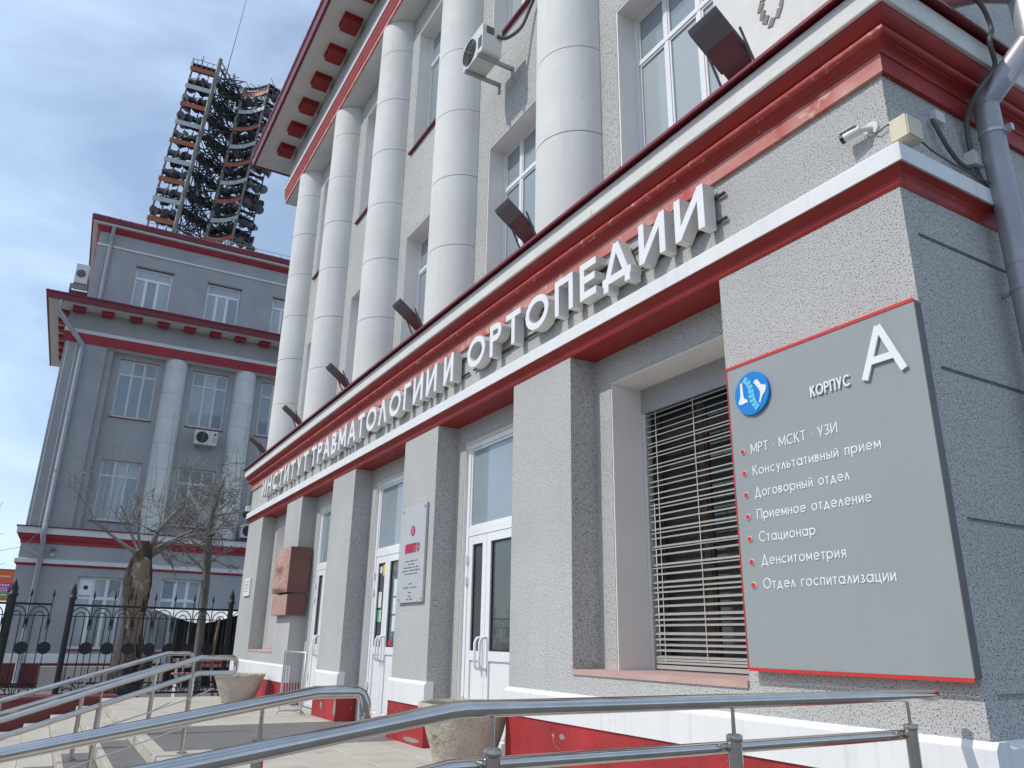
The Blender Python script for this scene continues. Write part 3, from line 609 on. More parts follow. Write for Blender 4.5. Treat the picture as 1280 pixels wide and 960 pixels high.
# ---------------------------------------------------------------- facade lettering
LT = thing('facade_lettering', 'raised white cyrillic letters spelling the institute name along the grey frieze', 'sign', (-9.4, -.1, 3.6))
words_ = [('ИНСТИТУТ', -15.87, -12.62), ('ТРАВМАТОЛОГИИ', -12.43, -7.53), ('И', -7.36, -6.95), ('ОРТОПЕДИИ', -6.80, -3.275)]
for wd, xa, xb in words_:
    ws = .20; gp = .17; gl = [U(c, ws) for c in wd]; tot = sum(q[0] for q in gl)+gp*(len(gl)-1); sx = (xb-xa)/tot if wd != 'И' else .34; cx = xa
    for c, q in zip(wd, gl):
        for nm, mt, y0, y1, bw in (('letter', 'letter_side', -.128, -.030, 1), ('letter_face', 'white', -.1335, -.1292, .97)):
            mb = MB(); k = 0
            for s_ in q[1]:
                closed = isinstance(s_, tuple) and s_[0] == 'c'; pts = s_[1] if closed else s_
                mb.ribbon([(cx+p[0]*sx, 3.683+p[1]*.33) for p in pts], ws*.315*bw, y0-.0006*k, y1, closed); k += 1
            if nm == 'letter': lo = build(mb, 'letter', mt, LT)
            else: build(mb, 'letter_face', mt, lo)
        cx += (q[0]+gp)*sx
rl = MB()
for xa, xb in ((-15.9, -12.6), (-12.45, -7.5), (-7.4, -6.95), (-6.85, -3.2)):
    for z in (3.74, 3.93): rl.box(xa, xb, -.029, -.012, z-.008, z+.008)
    x = xa+.1
    while x < xb: rl.box(x, x+.02, -.012, .004, 3.73, 3.75); x += .6
build(rl, 'mounting_rail', 'black_plastic', LT)

# ---------------------------------------------------------------- information board on the corner pier
BD = thing('information_board', 'large grey board with letter A, blue round emblem and list of departments', 'sign', (-2.64, -.03, .9))
by = -.065
build(MB().box(-3.262, -2.012, by+.006, -.0125, .905, 2.668), 'board_edge', 'sign_red', BD)
build(MB().box(-3.262, -2.008, by, by+.005, .912, 2.655), 'board_panel', 'sign_grey', BD)
build(MB().box(-2.0075, -2.004, by+.0, -.0125, .912, 2.655), 'board_side', 'lamp_grey', BD)
build(MB().box(-3.264, -2.008, by-.004, by-.0005, 2.655, 2.672), 'top_trim', 'sign_red', BD)
build(MB().box(-3.268, -3.262, by-.004, by+.03, .90, 2.67), 'side_trim', 'sign_red', BD)
build(MB().box(-3.262, -2.008, by-.004, by-.0005, .895, .911), 'bottom_trim', 'sign_red', BD)
lines = [('МРТ · МСКТ · УЗИ', -3.117, -2.52, 2.098), ('Консультативный прием', -3.117, -2.285, 1.968), ('Договорный отдел', -3.116, -2.483, 1.840), ('Приемное отделение', -3.113, -2.373, 1.713), ('Стационар', -3.112, -2.725, 1.586), ('Денситометрия', -3.109, -2.557, 1.457), ('Отдел госпитализации', -3.109, -2.301, 1.328)]
for i, (t, a, b, z) in enumerate(lines):
    sc_w = (b-a)/(sum(U(c, .105)[0] for c in t)+.15*(len(t)-1)); xw = a
    for wd in t.split(' '):
        ww = (sum(U(c, .105)[0] for c in wd)+.15*(len(wd)-1))*sc_w
        build(write(MB(), wd, xw, z, .058, .105, by-.0025, by-.0003, ww, .15), 'lettering', 'white', BD); xw += ww+(.34+.30)*sc_w
    build(MB().disc((-3.18, by-.003, z+.022), .0185, 18, 'y', .004), 'bullet_rim', 'white', BD)
    build(MB().disc((-3.18, by-.005, z+.022), .0155, 18, 'y', .004), 'bullet', 'sign_red', BD)
build(write(MB(), 'КОРПУС', -2.657, 2.325, .062, .14, by-.010, by-.003, .25, .14), 'raised_lettering', 'white', BD)
build(write(MB(), 'А', -2.333, 2.325, .268, .135, by-.016, by-.003, .252, 0), 'raised_letter', 'white', BD)
build(MB().disc((-3.063, by-.009, 2.457), .131, 48, 'y', .018), 'emblem_disc', 'blue', BD)
sp = MB(); n_ = 9
pts = [(-3.115+.0, 2.555), (-3.088, 2.535), (-3.070, 2.508), (-3.062, 2.48), (-3.062, 2.452), (-3.058, 2.424), (-3.050, 2.398), (-3.035, 2.374), (-3.018, 2.352)]
for i in range(8):
    a = Vector(pts[i]); b = Vector(pts[i+1]); d = (b-a); sp.ribbon([a+d*.08, b-d*.08], .038+(.006 if i in (3, 4, 5) else 0), by-.0215-.0002*i, by-.0185)
build(sp, 'emblem_spine', 'cyan', BD)
def poly(mb, pl, y0, y1): return mb.prism(pl, y0, y1, 'y')
bn = MB(); poly(bn, [(-3.143, 2.535), (-3.128, 2.538), (-3.124, 2.45), (-3.118, 2.435), (-3.098, 2.425), (-3.094, 2.407), (-3.112, 2.408), (-3.135, 2.402), (-3.158, 2.405), (-3.168, 2.418), (-3.155, 2.438), (-3.147, 2.46)], by-.021, by-.0185)
poly(bn, [(-3.038, 2.515), (-3.028, 2.528), (-3.01, 2.528), (-3.0, 2.515), (-2.982, 2.488), (-2.955, 2.482), (-2.947, 2.47), (-2.957, 2.44), (-2.975, 2.425), (-2.99, 2.405), (-3.0, 2.378), (-3.008, 2.39), (-2.998, 2.42), (-2.994, 2.445), (-3.003, 2.468), (-3.02, 2.49)], by-.021, by-.0185)
build(bn, 'emblem_bones', 'white', BD)

# ---------------------------------------------------------------- plaques
PQ = thing('wall_plaque', 'brushed metal plaque with red emblem on the pilaster between the doors', 'plaque', (-8.2, -.01, 1.42))
build(MB().box(-8.548, -7.862, -.032, -.006, 1.415, 2.487), 'plate', 'plaque', PQ)
for x, z in ((-8.51, 2.45), (-7.90, 2.45), (-8.51, 1.455), (-7.90, 1.455)): build(MB().disc((x, -.037, z), .014, 10, 'y', .012), 'screw', 'steel', PQ)
em = MB().disc((-8.205, -.034, 2.20), .058, 24, 'y', .004); em2 = MB(); em2.ribbon([(-8.205+.02, 2.235), (-8.205-.008, 2.21), (-8.205+.006, 2.19), (-8.205-.018, 2.165)], .014, -.038, -.036)
build(em, 'emblem', 'crimson', PQ); build(em2, 'emblem_mark', 'plaque', PQ)
build(write(MB(), 'ННИИТО', -8.40, 1.955, .105, .24, -.0345, -.032, .40, .16), 'lettering', 'crimson', PQ)
pt = MB()
for z, wds in ((1.865, (.10, .12, .08)), (1.830, (.07, .09)), (1.795, (.22, .07, .08)), (1.76, (.16, .15, .14)), (1.725, (.06, .17, .08)), (1.615, (.09,)), (1.575, (.14, .03, .16)), (1.52, (.09,)), (1.50-.02, (.08,)), (1.47-.02, (.05, .10))):
    tw = sum(wds)+.02*(len(wds)-1); x = -8.205-tw/2
    for q in wds:
        xx = x
        while xx < x+q-.006: pt.box(xx, xx+.008, -.0335, -.0322, z-.007, z+.007*random.uniform(.4, 1.2)); xx += .013
        x += q+.02
build(pt, 'fine_print', 'print', PQ, kind='stuff')
SPq = thing('house_plate', 'small white plate on the pier at the far corner of the portico', 'plaque', (-16.7, -.01, 1.8))
build(MB().box(-16.95, -16.42, -.03, -.004, 1.80, 2.15), 'plate', 'plinth_white', SPq)
q = MB()
for z in (2.08, 2.02, 1.96, 1.90):
    x = -16.88
    while x < -16.5: q.box(x, x+random.uniform(.02, .05), -.0315, -.030, z-.012, z+.012); x += .065
build(q, 'fine_print', 'print', SPq, kind='stuff')
RL = thing('memorial_relief', 'red granite memorial with carved relief above a small inscribed tablet', 'memorial', (-13.62, -.06, 1.37))
build(MB().box(-14.12, -13.12, -.12, -.006, 1.73, 2.47).box(-13.19, -13.12, -.006, .22, 1.73, 2.47), 'granite_block', 'granite_shaded', RL)
rf = MB(); nx, nz = 34, 26; V = []
for j in range(nz+1):
    for i in range(nx+1):
        u_, v_ = i/nx, j/nz; x = -14.12+.99*u_; z = 1.735+.73*v_
        hd = math.exp(-(((u_-.55)/.17)**2+((v_-.60)/.24)**2)); sh = math.exp(-(((u_-.5)/.38)**2+((v_-.12)/.22)**2)); hr = math.exp(-(((u_-.40)/.15)**2+((v_-.78)/.14)**2)); ns = math.exp(-(((u_-.66)/.045)**2+((v_-.56)/.1)**2))
        edge = min(u_, 1-u_, v_, 1-v_)*12
        V.append((x, -.122-(.085*hd+.06*sh+.05*hr+.045*ns+random.uniform(0, .022))*min(1, edge+.1), z))
rf.add(V, [(j*(nx+1)+i, j*(nx+1)+i+1, (j+1)*(nx+1)+i+1, (j+1)*(nx+1)+i) for j in range(nz) for i in range(nx)], True)
build(rf, 'carved_relief', 'granite_red', RL)
build(MB().box(-14.10, -13.13, -.10, -.006, 1.37, 1.70).box(-13.19, -13.13, -.006, .22, 1.37, 1.70), 'inscribed_tablet', 'granite_shaded', RL)
build(MB().box(-14.10, -13.135, -.108, -.1005, 1.372, 1.698), 'tablet_face', 'granite_red', RL)
q = MB()
for z, a in ((1.64, .6), (1.58, .25), (1.52, .35), (1.46, .3), (1.42, .62)):
    x = -13.62-a/2
    while x < -13.62+a/2: q.box(x, x+.016, -.1095, -.1082, z-.012, z+.012); x += .028
build(q, 'inscription', 'engrave', RL, kind='stuff')

# ================================================================== wing B across the yard
yb = .020538
TB = Matrix(((math.sin(yb), -math.cos(yb), 0, -31.55), (math.cos(yb), math.sin(yb), 0, 0), (0, 0, 1, 0), (0, 0, 0, 1)))
Bd = thing('neighbouring_building', 'bluish grey wing across the yard with half columns, attic storey and tall windows', 'building', (-33.0, 2.8, -.7))
def Q(mb, name, mt, parent=None, **k): return build(mb, name, mt, parent or Bd, **k)
bx0, bx1 = -4.60, 10.5
upper(TB, Bd, [-.63, 2.06, 4.75], [(-1.95, .69), (.72, .69), (3.42, .69), (6.1, .69)], bx0, bx1, (4.95, 7.2), (8.87, 11.18), 4.98, wall='stucco_dark', mod0=-.16, frames=('wood_white',), glasses=['glass', 'glass', 'glass_blind'], wallx=(-3.0, bx1))
Q(MB(TB).box(-4.58, -3.17, .0, .9, 4.4, 11.42), 'corner_pier', 'stucco_dark'); Q(MB(TB).box(-3.17, -2.93, .14, .7, 4.4, 11.42), 'pier_step', 'stucco_dark')
Q(MB(TB).box(-4.50, -4.465, -.02, -.001, 4.55, 11.42), 'white_strip', 'plaster'); Q(MB(TB).box(-4.20, -4.165, -.02, -.001, 4.55, 11.42), 'white_strip', 'plaster')  # two thin white strips laid on the pier front
Q(MB(TB).box(-4.58, -4.3, .9, 8, 4.4, 12.6), 'side_wall', 'stucco_dark')
gops = [(-2.68, -1.22, .52, 2.93), (.04, 1.42, .45, 2.99), (3.0, 4.4, .45, 2.95), (5.6, 7.0, .45, 2.95)]
Q(wall_mb(TB, bx0, bx1, .35, 4.4, 0, .4, gops, .3), 'ground_floor_wall', 'stucco_dark')
Q(MB(TB).box(bx0, bx0+.3, .4, 8, -.7, 4.4), 'side_wall', 'stucco_dark')
for i, o in enumerate(gops):
    f = window(TB, Bd, o, .12, [.34, .67], .70, ['glass', 'glass_blind'], 'pvc', mull=.07)
    Q(MB(TB).box(o[0]-.06, o[1]+.06, -.06, .1, o[2]-.05, o[2]-.01), 'window_sill', 'red')
    Q(MB(TB).box(o[0], o[1], .3, .32, o[2], o[3]), 'dark_room_sheet', 'black_plastic')  # black sheet in place of the unlit ground floor room
o = gops[0]
Q(MB(TB).box(o[0]+.07, o[0]+.5, .10, .119, 2.30, 2.86), 'vent_panel', 'pvc'); Q(MB(TB).disc((o[0]+.29, .095, 2.56), .075, 16, 'y', .012), 'vent_hole', 'black_plastic')
pb = [(bx0, 8), (bx0, 0), (bx1, 0)]
Q(MB(TB).sweep([(-.02, 3.22), (.02, 3.22), (.07, 3.30), (-.02, 3.30)], pb), 'lower_moulding', 'red_b')
Q(MB(TB).sweep([(-.02, 3.301), (.085, 3.301), (.085, 3.43), (-.02, 3.46)], pb), 'lower_band', 'plaster')
Q(MB(TB).sweep([(-.02, 3.97), (.03, 3.97), (.035, 4.07), (.09, 4.12), (.13, 4.20), (.15, 4.28), (-.02, 4.28)], pb), 'crown_moulding', 'red_b')
Q(MB(TB).sweep([(-.1, 4.281), (.19, 4.281), (.19, 4.50), (-.1, 4.52)], pb), 'fascia', 'plaster_worn')
Q(MB(TB).sweep([(-.45, 4.62), (.23, 4.535), (.23, 4.505), (-.45, 4.53)], pb), 'flashing', 'metal_red')
Q(MB(TB).sweep([(-.2, .06), (.04, .06), (.04, .33), (.0, .36), (-.2, .36)], pb), 'plinth_course', 'plinth_white')
Q(MB(TB).sweep([(-.2, -.7), (.02, -.7), (.02, .059), (-.2, .059)], pb), 'dado', 'maroon')
# attic storey
aops = [(-2.69, -1.30, 13.42, 15.12), (.05, 1.40, 13.42, 15.08), (2.74, 4.1, 13.42, 15.05), (5.4, 6.8, 13.42, 15.05)]
AX = -4.2
Q(wall_mb(TB, AX, bx1, 12.9, 16.5, .3, .6, aops, .3), 'attic_wall', 'stucco_dark')
Q(MB(TB).box(AX, AX+.3, .6, 8, 12.9, 16.5), 'side_wall', 'stucco_dark')
for o in aops:
    window(TB, Bd, o, .40, [.30, .64], .73, ['glass', 'glass_blind'], 'pvc', topcols=[], mull=.07)
    Q(MB(TB).box(o[0]-.04, o[1]+.04, .28, .34, o[3]+.005, o[3]+.07), 'lintel', 'joint'); Q(MB(TB).box(o[0], o[1], .64, .66, o[2], o[3]), 'dark_room_sheet', 'black_plastic')  # last box: black sheet for the dark attic room
pa = [(AX, 8), (AX, .3), (bx1, .3)]
Q(MB(TB).sweep([(-.1, 15.70), (.035, 15.70), (.035, 15.78), (-.1, 15.80)], pa), 'string_course', 'plaster')
Q(MB(TB).sweep([(-.1, 16.32), (.04, 16.32), (.10, 16.40), (.14, 16.52), (-.1, 16.52)], pa), 'attic_moulding', 'red_b')
Q(MB(TB).sweep([(-.1, 16.521), (.30, 16.521), (.30, 16.60), (-.1, 16.62)], pa), 'attic_soffit', 'plaster_worn')
Q(MB(TB).sweep([(-.1, 16.601), (.36, 16.601), (.38, 16.80), (.33, 16.86), (-.3, 17.05), (-.3, 16.9)], pa), 'attic_flashing', 'metal_red')
Q(MB(TB).box(AX+.2, bx1, .5, 8, 16.6, 17.0), 'attic_roof', 'roof')
q = MB(TB); x = AX-.2
while x < bx1: q.box(x, x+.02, -.085, -.079, 16.68, 16.86); x += .4
y = .3
while y < 7.8: q.box(AX-.385, AX-.379, y, y+.02, 16.68, 16.86); y += .4
Q(q, 'roof_sheet_seam', 'metal_red')
gr = thing('roof_railing', 'thin snow guard railing along the attic roof edge', 'railing', tuple(TB @ Vector((3, .6, 17))))
q = MB(TB)
for z in (17.12, 17.30): q.tube([(-2.6, .55, z), (bx1, .55, z)], .013, 5)
build(q, 'rail', 'galv', gr)
x = -2.6
while x < bx1: build(MB(TB).tube([(x, .55, 16.85), (x, .55, 17.32)], .013, 5), 'post', 'galv', gr); x += 1.1
# loose fittings of wing B
def pipe_thing(name, label, pts, r, mt, T, brackets=(), n=12):
    p0 = Vector(pts[-1]); p0 = (T @ p0) if T is not None else p0
    t = thing(name, label, 'downpipe', tuple(p0))
    build(MB(T).tube(pts, r, n), 'pipe', mt, t)
    for b in brackets:
        build(MB(T).tube([(b[0], b[1], b[2]-.02), (b[0], b[1], b[2]+.02)], r*1.1, n), 'bracket', mt, t)
    return t
pipe_thing('downpipe', 'long grey downpipe from the eaves to the dark red dado of the neighbouring wing', [(-4.95, -.72, 12.85), (-4.95, -.72, 12.3), (-4.02, -.16, 11.35), (-3.99, -.16, 11.1), (-3.99, -.16, 4.75), (-3.98, -.33, 4.5), (-3.98, -.33, 4.2), (-3.94, -.18, 3.9), (-3.93, -.18, -.45), (-3.93, -.26, -.58)], .09, 'galv', TB, [(-3.99, -.16, z) for z in (6.5, 8.6, 10.6)])
pipe_thing('downpipe', 'short grey downpipe on the attic storey of the neighbouring wing', [(AX+.45, .0, 16.5), (AX+.45, .12, 16.1), (AX+.45, .2, 15.9), (AX+.45, .2, 13.1)], .075, 'galv', TB, [(AX+.45, .2, 14.5)])
def ac_unit(T, cx, y, cz, w_, h_, d_, label, flip=False, fan=True):
    """front face looks to -y"""
    o = Vector((cx, y, cz-h_/2)); t = thing('air_conditioner', label, 'air conditioner', tuple((T @ o) if T is not None else o))
    b = MB(T); e = .02
    b.prism([(cx-w_/2, cz-h_/2+e), (cx-w_/2+e, cz-h_/2), (cx+w_/2-e, cz-h_/2), (cx+w_/2, cz-h_/2+e), (cx+w_/2, cz+h_/2-e), (cx+w_/2-e, cz+h_/2), (cx-w_/2+e, cz+h_/2), (cx-w_/2, cz+h_/2-e)], y-d_/2, y+d_/2, 'y')
    build(b, 'casing', 'white_plastic', t)
    fx = cx-w_*.17
    build(MB(T).disc((fx, y-d_/2-.004, cz), h_*.40, 24, 'y', .008), 'fan_recess', 'black_plastic', t)
    gg = MB(T)
    for k in range(4): gg.ribbon([(fx+h_*.40*(k+1)/4*math.cos(a*math.pi/8), cz+h_*.40*(k+1)/4*math.sin(a*math.pi/8)) for a in range(16)], .008, y-d_/2-.016, y-d_/2-.010, True)
    for a in range(6): gg.ribbon([(fx, cz), (fx+h_*.40*math.cos(a*math.pi/3+.3), cz+h_*.40*math.sin(a*math.pi/3+.3))], .008, y-d_/2-.020, y-d_/2-.017)
    build(gg, 'fan_grille', 'lamp_grey', t)
    lv = MB(T)
    for k in range(6): lv.box(cx+w_*.28, cx+w_*.46, y-d_/2-.006, y-d_/2-.001, cz-h_*.3+k*h_*.07, cz-h_*.3+k*h_*.07+.008)
    build(lv, 'louvre', 'lamp_grey', t)
    for sx in (-.33, .33): build(MB(T).box(cx+w_*sx-.02, cx+w_*sx+.02, y-d_/2-.02, y+d_/2+.22, cz-h_/2-.045, cz-h_/2-.003).box(cx+w_*sx-.015, cx+w_*sx+.015, y+d_/2+.19, y+d_/2+.22, cz-h_/2-.16, cz-h_/2-.045), 'bracket', 'galv', t)
    return t
ac = ac_unit(TB, .80, .02, 8.40, .84, .56, .30, 'white air conditioner with round fan under a tall window of the neighbouring wing')
build(MB(TB).disc((1.12, -.138, 8.55), .05, 14, 'y', .006), 'emblem', 'sign_red', ac)
ac_unit(TB, 2.95, -.02, 4.92, .80, .52, .30, 'white air conditioner resting low on the ledge of the neighbouring wing')
T_side = TB @ Matrix(((0, -1, 0, AX), (1, 0, 0, 0), (0, 0, 1, 0), (0, 0, 0, 1)))
tt = thing('air_conditioner', 'weathered air conditioner box hanging at the attic corner of the neighbouring wing', 'air conditioner', tuple(TB @ Vector((-4.6, .6, 13.9))))
build(MB(TB).box(-4.75, -4.30, .35, 1.1, 13.95, 14.75), 'casing', 'white_plastic', tt)
build(MB(TB).disc((-4.55, .34, 14.35), .16, 16, 'y', .012), 'fan_grille', 'lamp_grey', tt)
build(MB(TB).box(-4.85, -4.2, .4, 1.05, 13.60, 13.64).box(-4.85, -4.80, .4, 1.05, 13.64, 13.9).box(-4.82, -4.25, .38, .42, 13.7, 13.9), 'rack', 'joint', tt)
cm = thing('wall_lamp', 'small dark lamp beside the downpipe of the neighbouring wing', 'lamp', tuple(TB @ Vector((-3.7, -.1, 3.85))))
build(MB(TB).box(-3.70, -3.52, -.16, -.0, 3.76, 3.84), 'lamp_head', 'lamp_grey', cm); build(MB(TB).tube([(-3.6, -.02, 3.62), (-3.6, -.12, 3.60)], .05, 8), 'sensor', 'white_plastic', cm)
# canopy tent, bench and low stone wall in the yard
ct = thing('canopy_tent', 'dark garden tent with a white scalloped fabric edge behind the fence', 'tent', tuple(TB @ Vector((1, -1.3, -.7))))
V = []; n_ = 16; x0, x1 = -.2, 2.75
def sag(t): return 1.42+.42*abs(2*t-1)**1.4
fb_ = MB(TB)
for i in range(n_):
    t0, t1 = i/n_, (i+1)/n_; xa, xb = x0+(x1-x0)*t0, x0+(x1-x0)*t1
    fb_.hexa([(xa, -1.95, sag(t0)), (xb, -1.95, sag(t1)), (xb, -1.92, sag(t1)), (xa, -1.92, sag(t0)), (xa, -1.5, 1.88), (xb, -1.5, 1.88), (xb, -1.47, 1.88), (xa, -1.47, 1.88)])
build(fb_, 'fabric_edge', 'fabric', ct)
build(MB(TB).hexa([(x0, -1.47, 1.85), (x1, -1.47, 1.85), (x1, -.15, 1.75), (x0, -.15, 1.75), (x0, -1.47, 1.88), (x1, -1.47, 1.88), (x1, -.15, 1.78), (x0, -.15, 1.78)]), 'tent_roof', 'fabric', ct)
build(MB(TB).box(x0+.9, x1, -.22, -.18, -.7, 1.74), 'tent_wall', 'tent_shade', ct); build(MB(TB).box(x1-.03, x1, -1.46, -.2, -.7, 1.8), 'tent_wall', 'tent_shade', ct)
for x, y in ((x0+.03, -1.46), (x1-.05, -1.46), (x0+.03, -.2), (x0+1.2, -1.46)): build(MB(TB).tube([(x, y, -.7), (x, y, 1.85)], .03, 6), 'tent_pole', 'galv', ct)
lw_ = thing('stone_wall', 'low wall of pale stone blocks along the foot of the neighbouring wing', 'wall', tuple(TB @ Vector((-1.2, -1.5, -.7))))
x = -3.3
while x < .2:
    l = random.uniform(.5, .75)
    for z0, z1 in ((-.7, -.32), (-.315, .02)): build(MB(TB).box(x, x+l-.012, -1.9, -1.5, z0, z1), 'stone_block', random.choice(['stone', 'stone_b', 'concrete']), lw_)
    x += l
bn_ = thing('garden_bench', 'brown slatted bench standing behind the iron fence', 'bench', (-24.5, 1.2, -.7))
for k in range(4): build(MB().box(-24.9+k*.12, -24.8+k*.12, -.1, 2.1, -.02, .02), 'seat_slat', 'pink', bn_)
for k in range(2): build(MB().box(-24.97, -24.94, -.1, 2.1, .16+k*.14, .26+k*.14), 'back_slat', 'pink', bn_)
for y in (0, 1.9): build(MB().box(-24.93, -24.42, y, y+.06, -.7, -.02).box(-24.98, -24.93, y, y+.06, -.7, .4), 'bench_leg', 'white_plastic', bn_)
bb = thing('billboard', 'orange, magenta and green street billboard beyond the neighbouring wing', 'billboard', (-60, -9, -.7))
for nm, mt, z0, z1 in (('orange_band', 'banner_o', 4.02, 4.78), ('magenta_band', 'banner_m', 3.42, 4.02), ('green_band', 'banner_g', 3.12, 3.42), ('lower_band', 'banner_o', 2.9, 3.12)): build(MB().box(-60, -59.95, -12, -5.55, z0+.004, z1), nm, mt, bb)
q = MB()
for z, hh in ((4.40, .10), (3.86, .14), (3.66, .09), (3.52, .08), (3.27, .1)):
    y = -7.0
    while y < -5.8: q.box(-59.949, -59.945, y, y+hh*.7, z-hh/2, z+hh/2); y += hh*1.05
build(q, 'printed_text', 'white', bb, kind='stuff')
for y in (-11, -6.5): build(MB().tube([(-60.2, y, -.7), (-60.2, y, 4.7)], .12, 8), 'billboard_post', 'galv', bb)
build(MB().box(-60.3, -60.0, -12, -5.5, 4.78, 4.86), 'billboard_frame', 'lamp_grey', bb)

# ================================================================== iron fence
XF = -19.5; SPc = .41
def fence(ya, n, label, with_post=True):
    F_ = thing('iron_fence', label, 'fence', (XF, ya+n*SPc/2, -.28), 0, 'wrought iron fence sections along the yard')
    y1 = ya+n*SPc
    for z, h in ((1.60, .045), (1.37, .02), (.04, .025), (-.17, .04)): build(MB().box(XF-.02, XF+.02, ya, y1, z-h/2, z+h/2), 'rail', 'iron', F_)
    s_, a_, d_ = None, None, None
    for k in range(n+1):
        y = ya+k*SPc
        b = MB().box(XF-.009, XF+.009, y-.009, y+.009, -.17, 1.72); b.add([(XF, y, 1.93), (XF-.012, y, 1.80), (XF, y-.026, 1.80), (XF+.012, y, 1.80), (XF, y+.026, 1.80), (XF, y, 1.71)], [(0, 1, 2), (0, 2, 3), (0, 3, 4), (0, 4, 1), (5, 2, 1), (5, 3, 2), (5, 4, 3), (5, 1, 4)])
        b.add([(XF-.012, y-.03, 1.27), (XF+.012, y-.03, 1.27), (XF+.012, y+.03, 1.27), (XF-.012, y+.03, 1.27), (XF, y, 1.1), (XF, y, 1.36)], [(0, 1, 4), (1, 2, 4), (2, 3, 4), (3, 0, 4), (0, 1, 5), (1, 2, 5), (2, 3, 5), (3, 0, 5)])
        build(b, 'spear_bar', 'iron', F_)
        if k: build(MB().disc((XF+.022, y, .73), .125, 20, 'x', .02), 'disc', 'iron', F_)
    for k in range(n):
        yc = ya+(k+.5)*SPc
        for r in (.175, .085):
            pts_ = [(XF, yc+r*math.cos(a*math.pi/10), 1.36+r*1.1*math.sin(a*math.pi/10)) for a in range(11)]
            build(MB().tube([(XF, yc+r, 1.1 if r > .1 else -.17)]+pts_+[(XF, yc-r, 1.1 if r > .1 else -.17)], .011, 5, cap=False), 'arch', 'iron', F_)
        for r, zc in ((.17, -.15), (.09, -.15)):
            build(MB().tube([(XF, yc+r*math.cos(a*math.pi/8), zc+r*1.05*math.sin(a*math.pi/8)) for a in range(9)], .011, 5, cap=False), 'scroll', 'iron', F_)
        build(MB().box(XF-.012, XF+.012, yc-.018, yc+.018, .05, .16), 'leaf_boss', 'iron', F_)
def fpost(y, z1, r, label, mt='iron'):
    t = thing('fence_post', label, 'post', (XF, y, -.28))
    build(MB().tube([(XF, y, -.28), (XF, y, z1-.32)], r, 8), 'shaft', mt, t)
    build(MB().lathe([(r*1.35, z1-.34), (r*1.35, z1-.29), (r*.9, z1-.27), (r*1.1, z1-.2), (r*.35, z1-.04), (.004, z1)], XF, y, 8), 'finial', mt, t)
fence(-8.3, 12, 'black wrought iron fence section with round discs, past the broad leaning post')
fence(-3.02, 8, 'black wrought iron fence section with round discs, in front of the broken tree trunk')
fence(.26, 9, 'black wrought iron fence section next to the portico corner')
fpost(-4.12, 2.09, .075, 'thick black fence post cut by the edge of the view'); fpost(-3.02, 2.06, .06, 'black pointed fence post standing before the neighbouring downpipe'); fpost(.26, 2.08, .06, 'black pointed fence post close to the portico corner')

# ================================================================== trees
def branch(mb, p, d, L_, r, depth, spread=.5, upb=.15, kids=(2, 4), seg=4, rmin=.004, gn=0):
    pts = [p]; q = Vector(p); d = Vector(d).normalized()
    for i in range(seg):
        d = (d+Vector((random.uniform(-1, 1), random.uniform(-1, 1), random.uniform(-1, 1)))*.22+Vector((0, 0, upb))).normalized()
        q = q+d*L_/seg; pts.append(tuple(q))
    r1 = max(rmin, r*.45)
    mb.tube(pts, max(r, rmin), 5 if r > .03 else 3, r1, cap=False)
    if depth <= 0: return
    for k in range(random.randint(*kids)):
        i = random.randint(1, seg); t = i/seg
        a = Vector((random.uniform(-1, 1), random.uniform(-1, 1), random.uniform(-.5, 1))).normalized()
        branch(mb, pts[i], d*(1-spread)+a*spread*1.3, L_*random.uniform(.45, .8), (r+(r1-r)*t)*.6, depth-1, spread, upb, kids, seg, rmin)
random.seed(21)
tx, ty = -21.6, -1.62
T1 = thing('dead_tree', 'broken old tree trunk with bare pale wood and thin shoots', 'tree', (tx, ty, -.7))
nA, nZ = 22, 40; V = []; H0 = -.7; H1 = 3.05
for j in range(nZ+1):
    v = j/nZ; z = H0+(H1-H0)*v; base = .39-.11*min(1, v*2.2)+.04*math.sin(v*9)-.10*max(0, v-.82)/.18
    cx, cy = tx+.05*math.sin(v*5), ty+.07*math.sin(v*4.2+1)+.10*v-.03
    for i in range(nA):
        a = 2*math.pi*i/nA; r = base*(1+.10*math.sin(3*a+v*6)+.06*math.sin(7*a-v*11)+random.uniform(-.05, .05))
        V.append((cx+r*math.cos(a), cy+r*math.sin(a), z+((.15*math.sin(2*a+.6)+.06*math.sin(5*a)+random.uniform(-.05, .05))*(v-.85)/.15 if v > .85 else 0)))
F2 = [(j*nA+i, j*nA+(i+1) % nA, (j+1)*nA+(i+1) % nA, (j+1)*nA+i) for j in range(nZ) for i in range(nA)]
def isbare(f):      # bare wood strip faces the camera on the upper two thirds
    j = f[0]//nA; i = f[0] % nA; a = 2*math.pi*i/nA; a = (a+math.pi) % (2*math.pi)-math.pi
    lo, hi = (-.75, .95) if j > 15 else (-.35, .5)
    return 11 < j < 37 and lo+.25*math.sin(j*.5) < a < hi+.2*math.sin(j*.7)
bk = MB(); bk.add(V, [f for f in F2 if not isbare(f)], True); bk.add(V[-nA:], [tuple(range(nA))]); build(bk, 'trunk', 'bark', T1)
